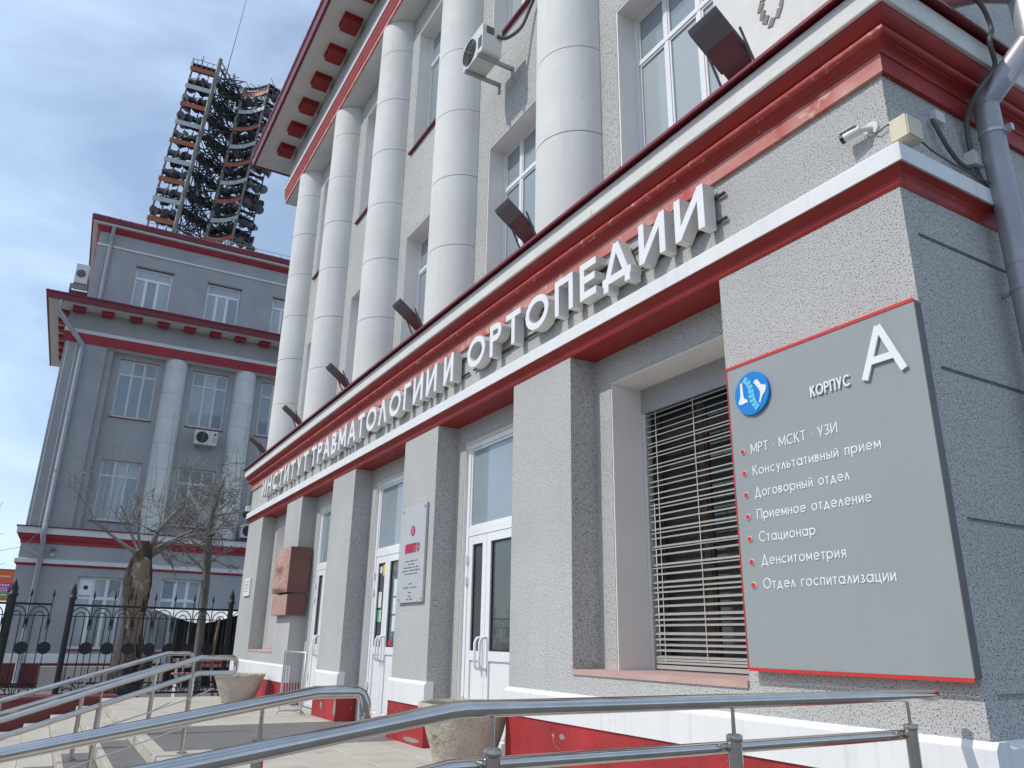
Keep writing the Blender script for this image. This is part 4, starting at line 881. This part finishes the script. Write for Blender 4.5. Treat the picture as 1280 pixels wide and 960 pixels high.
# hollow: bare wood lies slightly deeper
Vb = [(tx+(p[0]-tx)*.93, ty+(p[1]-ty)*.93, p[2]) for p in V]
bw = MB(); bw.add(Vb, [f for f in F2 if isbare(f)], True); build(bw, 'bare_wood', 'deadwood', T1, kind='stuff')
kn = MB(); kn.tube([(tx+.2, ty+.25, -.1), (tx+.42, ty+.42, .35), (tx+.35, ty+.42, .75)], .17, 8, .1); build(kn, 'burl', 'bark', T1)
for p, d, L_, r in (((tx, ty+.05, 3.0), (0, .3, 1), 1.6, .07), ((tx, ty-.12, 2.95), (.1, -1, .8), 1.6, .055), ((tx, ty+.2, 2.9), (-.1, 1, .8), 1.4, .055), ((tx, ty, 3.0), (.3, -.3, 1), 1.5, .045), ((tx, ty+.1, 2.95), (.5, .8, .5), 1.4, .045), ((tx, ty-.1, 3.0), (-.4, -.6, .9), 1.5, .045)):
    mb = MB(); branch(mb, p, d, L_*.85, r, 4, .6, .04, (2, 3), 5, .0075); build(mb, 'limb', 'twig', T1)
mb = MB()
for k in range(18):      # long upright shoots
    y = ty+random.uniform(-1.5, 1.3); x = tx+random.uniform(-.6, .6); z = 3.3+random.uniform(0, .9); L_ = random.uniform(1.2, 2.9)
    mb.tube([(x, y, z), (x+.03, y+random.uniform(-.1, .1), z+L_*.4), (x, y+random.uniform(-.2, .2), z+L_)], .010, 3, .004, cap=False)
build(mb, 'upright_shoots', 'twig', T1, kind='stuff')
mb = MB(); mb.tube([(tx+.1, ty+.2, 3.05), (tx+.1, ty+.55, 2.95), (tx+.1, ty+.8, 2.5), (tx+.1, ty+.85, 2.25)], .022, 5, .012); build(mb, 'dead_branch', 'deadwood', T1)
random.seed(5)
tx2, ty2 = -22.2, .02
T2 = thing('bare_tree', 'slender leafless tree with a tangled crown next to the broken trunk', 'tree', (tx2, ty2+.15, -.7))
mb = MB(); mb.tube([(tx2, ty2+.15, -.7), (tx2, ty2+.08, .8), (tx2, ty2+.05, 2.2), (tx2, ty2+.0, 3.0), (tx2, ty2-.06, 3.9), (tx2, ty2+.0, 4.6)], [.14, .11, .095, .10, .075, .035], 9); build(mb, 'trunk', 'bark_pale', T2)
for k in range(11):
    a = random.uniform(0, 2*math.pi); z = 2.6+k*.19
    mb = MB(); branch(mb, (tx2, ty2, z), (math.cos(a)*.7, math.sin(a), .45), random.uniform(.9, 1.5), .034, 4, .65, .03, (2, 4), 4, .0075); build(mb, 'limb', 'twig', T2)
mb = MB()
for k in range(16):
    y = ty2+random.uniform(-1.0, 1.3); x = tx2+random.uniform(-.6, .6); z = 4.0+random.uniform(0, 1.2); L_ = random.uniform(1., 2.6)
    mb.tube([(x, y, z), (x, y+random.uniform(-.12, .12), z+L_*.5), (x, y+random.uniform(-.25, .25), z+L_)], .009, 3, .004, cap=False)
build(mb, 'upright_shoots', 'twig', T2, kind='stuff')
mb = MB(); mb.tube([(-20.6, ty2+.32, -.7), (-20.6, ty2+.16, .5), (-20.6, ty2+.22, 1.45)], .045, 6, .03)
T2b = tag(build(mb, 'tree_stake', 'deadwood'), 'thin pale wooden stake standing behind the fence', 'stake')
random.seed(9)
T3 = thing('sapling', 'thin leafless sapling whose twigs reach in at the edge of the view', 'tree', (-24.5, -6.6, -.7))
mb = MB(); mb.tube([(-24.5, -6.6, -.7), (-24.5, -6.5, 1.5), (-24.5, -6.3, 3)], .05, 6, .03); build(mb, 'trunk', 'bark', T3)
for k in range(5):
    mb = MB(); branch(mb, (-24.5, -6.4, 1.6+.3*k), (0, .9, .6), 1.7, .022, 2, .4, .1, (1, 3), 4, .006); build(mb, 'limb', 'twig', T3)

# ================================================================== handrails
def loop_rail(x, name, label, group, posts, y_end, yb_, ztop, zlow, slope, ylast, rods=True):
    H = thing('handrail', label, 'handrail', (x, posts[0], 0), 0, group)
    def zt(y, z0): return z0 if y > yb_ else z0-slope*(yb_-y)
    r = .0245; rr = (ztop-zlow)/2
    loop = [(x, ylast, zt(ylast, ztop)), (x, yb_, ztop), (x, y_end-rr*.5, ztop)]
    loop += [(x, y_end-rr*.5+rr*.5*math.sin(a*math.pi/6)*1.0, ztop-rr+rr*math.cos(a*math.pi/6)) for a in range(1, 6)]
    loop += [(x, y_end-rr*.5, zlow), (x, yb_, zlow), (x, ylast, zt(ylast, zlow))]
    build(MB().tube(loop, r, 12), 'rail', 'steel', H)
    for y in posts:
        zf = floor_z(x, y); t = zt(y, ztop)
        build(MB().tube([(x+.0, y, zf), (x, y, zf+.015)], .045, 12), 'base_flange', 'steel', H)
        build(MB().tube([(x, y, zf+.01), (x, y, t-.14)], .023, 12), 'post', 'steel', H)
        build(MB().tube([(x, y, t-.16), (x, y, t-.125)], .026, 10), 'collar', 'brass', H)
        build(MB().tube([(x, y, t-.13), (x, y, t-.02)], .008, 8), 'pin', 'steel', H)
    if rods:
        for q in (.34, .58):
            a = (x+.03, posts[0]+.18, floor_z(x, posts[0])+ztop-q-.03+slope*.0); n = (x+.03, ylast, zt(ylast, ztop)-q-.0)
            b_ = (x+.03, yb_, ztop-q)
            build(MB().tube([(x+.03, posts[0]+.2, zt(posts[0]+.2, ztop)-q+slope*.2), (x+.03, posts[0], zt(posts[0], ztop)-q), n], .006, 6), 'rod', 'steel', H)
    return H
def floor_z(x, y):
    if x > -3.37: return 0 if y > -2.38 else max(-.7, sl*(y+2.38))
    if y > -2.42: return 0
    return max(-.7, -RISE*(int((-2.42-y)/RUN)+1))
GR = 'polished steel handrails of the porch steps'
loop_rail(-10.0, 'handrail', 'steel handrail of the steps beyond the grey paving strip', GR, [-2.30, -2.99, -3.72], -1.93, -2.20, .83, .70, .31, -4.6)
loop_rail(-8.2, 'handrail', 'steel handrail of the steps on the near side of the grey strip', GR, [-2.19, -2.93, -3.68], -1.80, -2.13, .83, .69, .33, -4.6)
loop_rail(-3.2, 'handrail', 'steel ramp handrail ending in a rounded loop before the planter', GR, [-2.72, -4.2], -2.31, -2.52, .825, .66, .17, -6.4, rods=False)
def near_rail():
    x = -2.15; H = thing('handrail', 'steel ramp handrail running from the information board past the nearest posts', 'handrail', (x, -1.3, 0), 0, GR)
    yb_ = -2.42; s_ = .15
    def zt(y, z0): return z0 if y > yb_ else z0-s_*(yb_-y)
    build(MB().tube([(x, -.14, .840), (x, yb_+.02, .840), (x, yb_-.03, zt(yb_-.03, .840)), (x, -6.4, zt(-6.4, .84))], .0245, 16), 'rail', 'steel', H)
    build(MB().tube([(x-.04, -.33, .688), (x-.04, yb_, .684), (x-.04, -6.4, zt(-6.4, .684))], .0205, 14), 'lower_rail', 'steel', H)
    for y in (-.335, -1.335, -2.305, -3.75, -5.2):
        zf = floor_z(x, y); t = zt(y, .84)
        build(MB().tube([(x, y, zf), (x, y, zf+.015)], .045, 14), 'base_flange', 'steel', H)
        build(MB().tube([(x, y, zf+.01), (x, y, t-.115)], .025, 16), 'post', 'steel', H)
        build(MB().tube([(x, y, t-.132), (x, y, t-.128), (x, y, t-.112), (x, y, t-.107)], [.0255, .028, .028, .022], 16), 'collar', 'brass', H)
        build(MB().tube([(x, y, t-.11), (x, y, t-.02)], .0075, 8, .0065), 'pin', 'steel', H)
        build(MB().tube([(x-.01, y, zt(y, .684)), (x-.045, y, zt(y, .684))], .011, 8), 'rail_bracket', 'steel', H)
near_rail()
# small folded barrier by the far door
br = thing('crowd_barrier', 'small grey metal barrier standing beside the far door', 'barrier', (-12.9, -.15, 0))
for k in range(7): build(MB().tube([(-12.54+k*.15, -.18, .08), (-12.54+k*.15, -.17, .80)], .009, 6), 'bar', 'galv', br)
build(MB().tube([(-12.64, -.18, 0), (-12.64, -.17, .82), (-11.50, -.17, .82), (-11.50, -.18, 0)], .014, 6), 'frame', 'galv_new', br)
build(MB().tube([(-12.64, -.18, .08), (-11.50, -.18, .08)], .011, 6), 'lower_bar', 'galv_new', br)
build(MB().tube([(-11.7, -.48, 0), (-11.7, -.43, .05), (-11.7, -.12, .05), (-11.7, -.07, 0)], .013, 6), 'foot', 'galv_new', br)

# planters
def planter(cx, cy, R_, h, label, seed):
    random.seed(seed); t = thing('planter', label, 'planter', (cx, cy, 0)); n = 40; prof = []
    base = R_*.60
    pr2 = [(base*.9, 0), (base, .0), (base*1.03, .03), (R_*.72, h*.3), (R_*.82, h*.55), (R_*.93, h*.85), (R_*.97, h*.90), (R_*1.0, h*.92), (R_*1.0, h), (R_*.93, h), (R_*.90, h*.93), (R_*.88, h*.90)]
    b = MB(); V = []
    for j, (r, z) in enumerate(pr2):
        for i in range(n):
            a = 2*math.pi*i/n; k = 1+.012*math.sin(5*a+z*9)+random.uniform(-.012, .012)*(1 if 2 <= j <= 8 else .3); V.append((cx+r*k*math.cos(a), cy+r*k*math.sin(a), z+(random.uniform(-.006, .006) if j > 7 else 0)))
    b.add(V, [(j*n+i, j*n+(i+1) % n, (j+1)*n+(i+1) % n, (j+1)*n+i) for j in range(len(pr2)-1) for i in range(n)], True); build(b, 'bowl', 'concrete', t)
    sgn = MB(); V = [(cx, cy, h*.92)]+[(cx+R_*.88*math.cos(2*math.pi*i/n), cy+R_*.88*math.sin(2*math.pi*i/n), h*.90) for i in range(n)]; sgn.add(V, [(0, i+1, (i+1) % n+1) for i in range(n)]); build(sgn, 'soil', 'soil', t)
    q = MB()
    for k in range(40):
        a = random.uniform(0, 6.28); r = R_*.8*math.sqrt(random.random()); x, y_ = cx+r*math.cos(a), cy+r*math.sin(a); q.tube([(x, y_, h*.9), (x+random.uniform(-.03, .03), y_+random.uniform(-.03, .03), h*.9+random.uniform(.02, .07))], .003, 3, .001, cap=False)
    build(q, 'dry_stems', 'twig', t, kind='stuff')
planter(-6.40, -.22, .40, .52, 'cracked concrete planter in front of the nearest glazed door', 3)
planter(-14.0, -.52, .41, .44, 'rough concrete planter near the far end of the porch', 4)

# floodlights on the ledge, tilted to light the columns
for i, (x, y) in enumerate(((-2.86, -.10), (-5.50, -.10), (-8.08, -.10), (-10.75, -.10), (-13.3, -.10), (-15.95, -.10))):
    lab = ['rightmost', 'second from the corner', 'third from the corner', 'fourth from the corner', 'fifth from the corner', 'farthest'][i]
    F_ = thing('floodlight', ['grey and maroon floodlight on the ledge above the corner of the board', 'grey floodlight on the ledge over the last letters of the lettering', 'grey floodlight on the ledge over the middle of the long last word', 'grey floodlight on the ledge before the third half column', 'grey floodlight on the ledge in front of the second half column', 'grey floodlight at the far end of the ledge'][i], 'floodlight', (x, y-.1, 4.58), 0, 'floodlights on the portico ledge')
    c, s = math.cos(R(38)), math.sin(R(38))
    def tr(u, v, w_): return (x+u, y-.22-v*c-w_*s*-1, 4.765+v*s-w_*c)      # v: outwards and up, w: through the underside
    c, s = math.cos(R(36)), math.sin(R(36)); hw, hl, th = .13, .165, .04
    b = MB(); b.hexa([tr(-hw, -hl, 0), tr(hw, -hl, 0), tr(hw, hl, 0), tr(-hw, hl, 0), tr(-hw, -hl, -th), tr(hw, -hl, -th), tr(hw, hl, -th), tr(-hw, hl, -th)]); build(b, 'housing', 'lamp_grey', F_)
    b = MB(); b.hexa([tr(-hw*.8, -hl*.98, .07), tr(hw*.8, -hl*.98, .07), tr(hw*.8, -hl*.05, .05), tr(-hw*.8, -hl*.05, .05), tr(-hw*.9, -hl, .002), tr(hw*.9, -hl, .002), tr(hw*.9, hl*.1, .002), tr(-hw*.9, hl*.1, .002)]); build(b, 'gear_box', 'lamp_red', F_)
    b = MB(); b.hexa([tr(-hw+.015, -hl+.015, -th-.001), tr(hw-.015, -hl+.015, -th-.001), tr(hw-.015, hl-.015, -th-.001), tr(-hw+.015, hl-.015, -th-.001), tr(-hw+.015, -hl+.015, -th-.008), tr(hw-.015, -hl+.015, -th-.008), tr(hw-.015, hl-.015, -th-.008), tr(-hw+.015, hl-.015, -th-.008)]); build(b, 'lens', 'glass', F_)
    for sg in (-1, 1): build(MB().tube([(x+sg*(hw+.015), y-.08, 4.575), (x+sg*(hw+.015), y-.19, 4.80)], .010, 6), 'bracket', 'lamp_grey', F_)

# wall fittings at the corner
cc = thing('security_camera', 'white bullet security camera on the frieze near the building corner', 'camera', (-2.13, 0, 3.75))
build(MB().tube([(-2.12, .002, 3.755), (-2.12, -.012, 3.755)], .042, 14), 'base_plate', 'white_plastic', cc)
build(MB().tube([(-2.12, -.01, 3.755), (-2.14, -.05, 3.748), (-2.17, -.06, 3.752)], .016, 8), 'arm', 'white_plastic', cc)
build(MB().tube([(-2.15, -.058, 3.752), (-2.245, -.075, 3.742)], .026, 12), 'body', 'white_plastic', cc); build(MB().tube([(-2.242, -.0745, 3.7425), (-2.262, -.078, 3.740)], .0268, 12), 'lens_ring', 'black_plastic', cc)
build(MB().box(-2.262, -2.16, -.10, -.05, 3.772, 3.778), 'sun_hood', 'white_plastic', cc)
dc = thing('security_camera', 'small white dome camera at the far corner of the portico', 'camera', (-17.4, -.05, 3.55))
build(MB().box(-17.42, -17.30, -.10, -.002, 3.60, 3.72), 'base_plate', 'white_plastic', dc); build(MB().lathe([(.055, 3.60), (.065, 3.56), (.055, 3.51), (.03, 3.48), (.002, 3.47)], -17.40, -.10, 12), 'dome', 'black_plastic', dc)
j1 = tag(build(MB().box(-2.019, -1.925, -.01, .125, 3.60, 3.73).box(-1.925, -1.918, -.004, .119, 3.606, 3.724), 'junction_box', 'box_beige'), 'yellowed plastic junction box on the edge of the building corner', 'junction box')
j2 = tag(build(MB().box(-2.019, -1.985, .42, .51, 3.905, 3.975), 'junction_box', 'white_plastic'), 'small cream box under the red moulding of the side wall', 'junction box')
j3 = tag(build(MB().box(-2.019, -1.96, .70, .79, 3.70, 3.79), 'junction_box', 'white_plastic'), 'small white cable box beside the grey downpipe', 'junction box')
def cable(pts, r, label):
    # smooth through points
    P_ = [Vector(p) for p in pts]; o = []
    for i in range(len(P_)-1):
        p0, p1, p2, p3 = P_[max(0, i-1)], P_[i], P_[i+1], P_[min(len(P_)-1, i+2)]
        for k in range(5):
            t = k/5; o.append(.5*((2*p1)+(-p0+p2)*t+(2*p0-5*p1+4*p2-p3)*t*t+(-p0+3*p1-3*p2+p3)*t**3))
    o.append(P_[-1]); return tag(build(MB().tube(o, r, 6), 'cable', 'cable'), label, 'cable')
cable([(-2.0, .40, 3.90), (-1.985, .40, 3.84), (-1.98, .46, 3.74), (-1.985, .58, 3.665), (-1.985, .68, 3.67), (-2.0, .72, 3.72)], .013, 'grey cable drooping from the small cream box to the cable box')
cable([(-1.99, .73, 3.78), (-1.96, .70, 4.0), (-1.86, .68, 4.12), (-1.80, .80, 4.30), (-1.765, .72, 4.42), (-1.76, .77, 4.56), (-1.76, .62, 4.70), (-1.9, .4, 4.72)], .014, 'thick grey cable climbing over the red moulding beside the downpipe')
cable([(-1.99, .74, 3.72), (-1.985, .78, 3.6), (-1.98, .88, 3.5), (-1.985, .85, 3.42), (-1.94, .84, 3.56), (-1.985, .80, 3.60)], .008, 'looped thin cable hanging below the cable box')
cable([(-1.99, .76, 3.70), (-1.98, .84, 3.56), (-1.975, .93, 3.55), (-1.98, .91, 3.40)], .008, 'thin cable running down behind the downpipe')
cable([(-1.93, .12, 3.60), (-1.93, .22, 3.575), (-1.935, .38, 3.57), (-1.935, .55, 3.565), (-1.935, .8, 3.565)], .006, 'thin cable lying along the white band of the side wall')
cable([(-2.12, -.01, 3.73), (-2.08, -.02, 3.70), (-2.03, -.02, 3.71), (-2.01, .0, 3.72)], .004, 'short white lead from the camera to the beige box')
dp = thing('downpipe', 'big grey downpipe with a bright elbow at the side wall beside the board', 'downpipe', (-1.9, .86, -.7))
px, py = -1.90, .82
build(MB().tube([(px, py, -.6), (px, py, 4.10)], .068, 20), 'pipe', 'galv', dp)
build(MB().tube([(px, py, 4.09), (px, py, 4.12), (-1.62, py+.06, 4.40), (-1.60, py+.07, 4.46)], .070, 20), 'elbow', 'galv', dp)
build(MB().tube([(-1.60, py+.07, 4.40), (-1.60, py+.07, 5.3)], .088, 20), 'upper_pipe', 'galv_new', dp)
build(MB().tube([(-1.60, py+.07, 4.70), (-1.60, py+.07, 4.706)], .0905, 20), 'seam', 'galv', dp)
build(MB().tube([(-1.60, py+.06, 4.76), (-1.75, py-.12, 4.80), (-2.1, py-.35, 4.84)], .085, 16), 'gutter_outlet', 'galv_new', dp)
build(MB().tube([(px, py, 3.885), (px, py, 3.905)], .073, 20).box(px+.06, px+.11, py+.0, py+.03, 3.875, 3.915), 'bracket', 'galv_new', dp)
build(MB().tube([(px, py, 3.04), (px, py, 3.05)], .0705, 20), 'seam', 'galv', dp)
build(MB().tube([(px, py, 2.89), (px, py, 2.91)], .072, 20).box(-2.02, px, py-.01, py+.005, 2.89, 2.91), 'bracket', 'galv', dp)
# air conditioner on the main facade
aca = ac_unit(None, -6.83, -.06, 7.85, .50, .40, .26, 'white air conditioner bracketed high between the half columns of the main facade')
cable([(-6.57, .0, 7.92), (-6.52, .1, 7.9), (-6.42, .24, 8.05), (-6.3, .30, 8.3), (-6.15, .31, 8.44), (-5.9, .31, 8.52), (-5.7, .34, 8.75)], .022, 'black cable bundle running from the high air conditioner to the window')
build(MB().box(-6.579, -6.572, -.14, -.04, 7.92, 8.02), 'side_cover', 'lamp_grey', aca)

# ================================================================== stadium floodlight mast
random.seed(13)
dh = Vector((-.99600, .08980, 0)); sv = Vector((.08980, .99600, 0)); C0 = Vector((0, -3.5, 0))+dh*90
def TW(s, z, w_=0): return tuple(C0+sv*(s+.075*(z-46))-dh*w_+Vector((0, 0, z)))
MT = thing('stadium_floodlight_mast', 'tall lattice floodlight mast with orange and white beams behind the neighbouring wing', 'mast', TW(0, -.7))
legs = [(-2.62, 1.2), (.85, -1.6), (3.7, .6), (-5.6, 0.)]
def bar(a, b, r, name, mt, n=5): return build(MB().tube([a, b], r, n), name, mt, MT)
for i, (s, w_) in enumerate(legs): bar(TW(s, -.7 if i < 2 else 44.5, w_), TW(s, 69.6 if i else 70.9, w_), .27 if i < 2 else .16 if i == 2 else .09, 'leg', 'mast', 7)
bar(TW(5.65, 47, -.4), TW(5.65, 72, -.4), .09, 'leg', 'mast_dark')
rows = 9; dz = 2.72
trs = MB()
def tbar(a, b, r): trs.tube([a, b], r, 4, cap=False)
arcpts = [(.85, -1.6), (1.6, -1.35), (2.35, -.9), (3.05, -.2), (3.75, .7)]
lamp = None
def lampmb(p, k, sc_=1.):
    b = MB(); x, y, z = 0, 0, 0; n = 9; ax = (dh*random.uniform(-.9, .3)+sv*random.uniform(-.9, 1.1)+Vector((0, 0, random.uniform(-.9, .1)))).normalized(); a = ax.cross(Vector((0, 0, 1))).normalized(); c = a.cross(ax)
    V = []
    for r, t in ((.12, -.50), (.24, -.36), (.25, -.10), (.50, .38)):
        sc_ = 1.25
        V += [tuple(Vector(p)+ax*t*sc_+(a*math.cos(2*math.pi*i/n)+c*math.sin(2*math.pi*i/n))*r*sc_) for i in range(n)]
    b.add(V, [(j*n+i, j*n+(i+1) % n, (j+1)*n+(i+1) % n, (j+1)*n+i) for j in range(3) for i in range(n)], True); b.add(V[:n], [tuple(range(n))]); b.add(V[-n:], [tuple(range(n))]); return b
for k in range(rows):
    z = 46.3+dz*k; col = 'orange' if k % 2 == 0 else 'beam_white'
    # left panel beam: deep plate
    def plate(a, b, h, th, nm, mt):
        (s0, w0), (s1, w1) = a, b
        build(MB().hexa([TW(s0, z, w0), TW(s1, z, w1), TW(s1, z, w1-th), TW(s0, z, w0-th), TW(s0, z+h, w0), TW(s1, z+h, w1), TW(s1, z+h, w1-th), TW(s0, z+h, w0-th)]), nm, mt, MT)
    plate((-5.7, 1.3), (-2.72, 1.3), .62, .06, 'beam', col)
    plate((-5.6, -1.0), (-2.62, -1.0), .25, .06, 'beam', 'mast_dark')
    for q in range(len(arcpts)-1):
        if q >= 0: plate((arcpts[q][0], arcpts[q][1]+.5), (arcpts[q+1][0], arcpts[q+1][1]+.5), .58, .06, 'beam', col)
    plate((3.75, .7), (5.65, -.4), .2, .06, 'beam', 'mast_dark'); plate((.85, -2.6), (5.65, -1.6), .2, .06, 'beam', 'mast_dark')
    for zz in (.95, 1.8):
        for a_, b_ in (((-5.65, .2), (-2.7, .2)), ((.85, -1.7), (2.0, -1.2)), ((2.0, -1.2), (3.75, .5)), ((3.75, .5), (5.7, -.5))):
            build(MB().hexa([TW(a_[0], z+zz, a_[1]), TW(b_[0], z+zz, b_[1]), TW(b_[0], z+zz, b_[1]-.5), TW(a_[0], z+zz, a_[1]-.5), TW(a_[0], z+zz+.14, a_[1]), TW(b_[0], z+zz+.14, b_[1]), TW(b_[0], z+zz+.14, b_[1]-.5), TW(a_[0], z+zz+.14, a_[1]-.5)]), 'lamp_shelf', 'mast_dark', MT)
    # truss between the mast legs
    for dw in (0, -1.3):
        tbar(TW(-2.62, z, 1.2+dw), TW(.85, z, -1.6+dw), .13); tbar(TW(-2.62, z+.45, 1.2+dw), TW(.85, z+.45, -1.6+dw), .09)
        tbar(TW(-2.62, z, 1.2+dw), TW(.85, z+dz, -1.6+dw), .08); tbar(TW(-2.62, z+dz, 1.2+dw), TW(.85, z, -1.6+dw), .08)
    for _ in range(26):
        a = random.random(); b = random.random(); tbar(TW(-2.6+3.4*a, z+random.uniform(0, .6), 1-2.6*a-random.uniform(0, 1.6)), TW(-2.6+3.4*b, z+dz-random.uniform(0, .6), 1-2.6*b-random.uniform(0, 1.6)), random.choice((.05, .07)))
    for _ in range(26):
        a = random.random(); b = random.random(); tbar(TW(.9+4.7*a, z+.1, -1.2-random.uniform(0, 1.2)+1.6*a), TW(.9+4.7*b, z+dz*random.uniform(.4, 1), -1.2-random.uniform(0, 1.2)+1.6*b), .05)
    for s in (-5.6, -4.6, -3.6): tbar(TW(s, z, -1.0), TW(s+.0, z+dz, -1.0), .05); tbar(TW(s, z, .1), TW(s, z, -1.0), .05); tbar(TW(s, z+.42, .1), TW(s, z+1.2, .1), .035)
    tbar(TW(-5.6, z+1.1, .1), TW(-2.62, z+1.1, .1), .035); tbar(TW(-5.65, z, -.9), TW(-5.65, z+dz, .1), .05)
    for q in range(4):
        (s0, w0), (s1, w1) = arcpts[q], arcpts[q+1]; tbar(TW(s0, z+1.1, w0), TW(s1, z+1.1, w1), .035); tbar(TW(s1, z, w1), TW(s1, z+1.1, w1), .035); tbar(TW(s1, z, w1), TW(s1, z, w1-1.6), .06)
    tbar(TW(5.65, z+1., -.4), TW(3.75, z+1., .7), .035); tbar(TW(5.65, z, -.4), TW(3.75, z+dz, .7), .05)
    if k < rows:
        if k: 
            for s in (-5.1, -4.2, -3.3):
                build(lampmb(TW(s, z-.55, -.1), k, 1.05), 'floodlight_head', 'lamp_grey', MT); build(lampmb(TW(s+.2, z-1.35, -.7), k, .95), 'floodlight_head', 'mast_dark', MT)
            for s, w_ in ((.9, -2.0), (1.3, -1.7), (2.0, -1.3), (2.7, -.8), (3.4, -.1)):
                build(lampmb(TW(s, z-.55, w_), k, 1.0), 'floodlight_head', 'mast_dark', MT); build(lampmb(TW(s+.2, z-1.4, w_-.7), k, .9), 'floodlight_head', 'lamp_grey', MT)
        for s, w_ in ((4.4, -.2), (5.2, -.6), (5.9, -1.0)):
            build(lampmb(TW(s, z+.5, w_), k, 1.1), 'floodlight_head', 'lamp_grey', MT)
            if k % 2 == 0: build(lampmb(TW(s-.2, z+1.7, w_-.5), k, 1.), 'floodlight_head', 'mast_dark', MT)
        for s, w_ in ((-2.0, .2), (-.9, -.6), (.2, -1.6), (-1.5, -.9), (-.3, -1.4), (.7, -1.9)):
            if k: build(lampmb(TW(s, z+.2, w_-.8), k, .9), 'floodlight_head', 'mast_dark', MT)
build(trs, 'lattice_bracing', 'mast_dark', MT, kind='stuff')
# body of the mast below the lamp panels
lo = MB()
for k in range(17):
    z = -.7+2.75*k
    lo.tube([TW(-2.62, z, 1.2), TW(.85, z, -1.6)], .1, 4); lo.tube([TW(-2.62, z, 1.2), TW(.85, z+2.75, -1.6)], .08, 4); lo.tube([TW(-2.62, z+2.75, 1.2), TW(.85, z, -1.6)], .08, 4)
build(lo, 'lower_bracing', 'mast_dark', MT)
# guard rails on top and aerial
zt_ = 46.3+dz*8
gt = MB()
for s0, w0, s1, w1 in ((.85, -1.6, 1.6, -1.35), (1.6, -1.35, 2.35, -.9), (2.35, -.9, 3.05, -.2), (3.05, -.2, 3.75, .7), (3.75, .7, 5.65, -.4)):
    for h in (.75, 1.4): gt.tube([TW(s0, zt_+.4+h, w0), TW(s1, zt_+.4+h, w1)], .045, 4)
    for q in (0, .33, .66, 1): gt.tube([TW(s0+(s1-s0)*q, zt_+.3, w0+(w1-w0)*q), TW(s0+(s1-s0)*q, zt_+1.8, w0+(w1-w0)*q)], .04, 4)
build(gt, 'guard_rail', 'mast', MT)
gt = MB()
for h in (.75, 1.4): gt.tube([TW(-5.7, zt_+.4+h, 1.2), TW(-2.7, zt_+.4+h, 1.2)], .045, 4)
for q in range(6): gt.tube([TW(-5.7+.6*q, zt_+.3, 1.2), TW(-5.7+.6*q, zt_+1.8, 1.2)], .04, 4)
build(gt, 'guard_rail', 'mast', MT)
build(MB().tube([TW(-1.62, 66, .2), TW(-1.62, 71.5, .2)], .07, 5).tube([TW(-1.62, 71.5, .2), TW(-1.55, 92, .2)], .05, 5, .02), 'aerial', 'mast_dark', MT)
build(MB().tube([TW(-4.7, 68, 0), TW(-4.7, 71.6, 0)], .05, 4).tube([TW(-5.0, 71, 0), TW(-4.4, 71, 0)], .04, 4), 'aerial', 'mast', MT)

# ================================================================== blocks across the street, mirrored in the glass and the steel
for (bx, by_, w_, d_, h_, lab, mt) in ((-75, -95, 46, 14, 17, 'long cream apartment block across the street from the institute', 'plaster_worn'), (-20, -88, 34, 14, 22, 'grey apartment block across the street facing the portico', 'stucco_dark'), (22, -80, 30, 14, 14, 'low cream block across the street behind the viewer', 'plaster_worn')):
    t = thing('apartment_block', lab, 'building', (bx, by_, -.7)); build(MB().box(bx-w_/2, bx+w_/2, by_-d_, by_, -.7, h_), 'wall', mt, t); build(MB().prism([(by_-d_-.5, h_), (by_+.5, h_), (by_-d_/2, h_+2.5)], bx-w_/2-.5, bx+w_/2+.5, 'x'), 'roof', 'roof', t)
    q = MB()
    for i in range(int(w_/3)):
        for k in range(int(h_/3)): q.box(bx-w_/2+1+i*3, bx-w_/2+2.4+i*3, by_+.002, by_+.03, .6+k*3, 2.2+k*3)
    build(q, 'windows', 'glass_dark', t, kind='stuff')
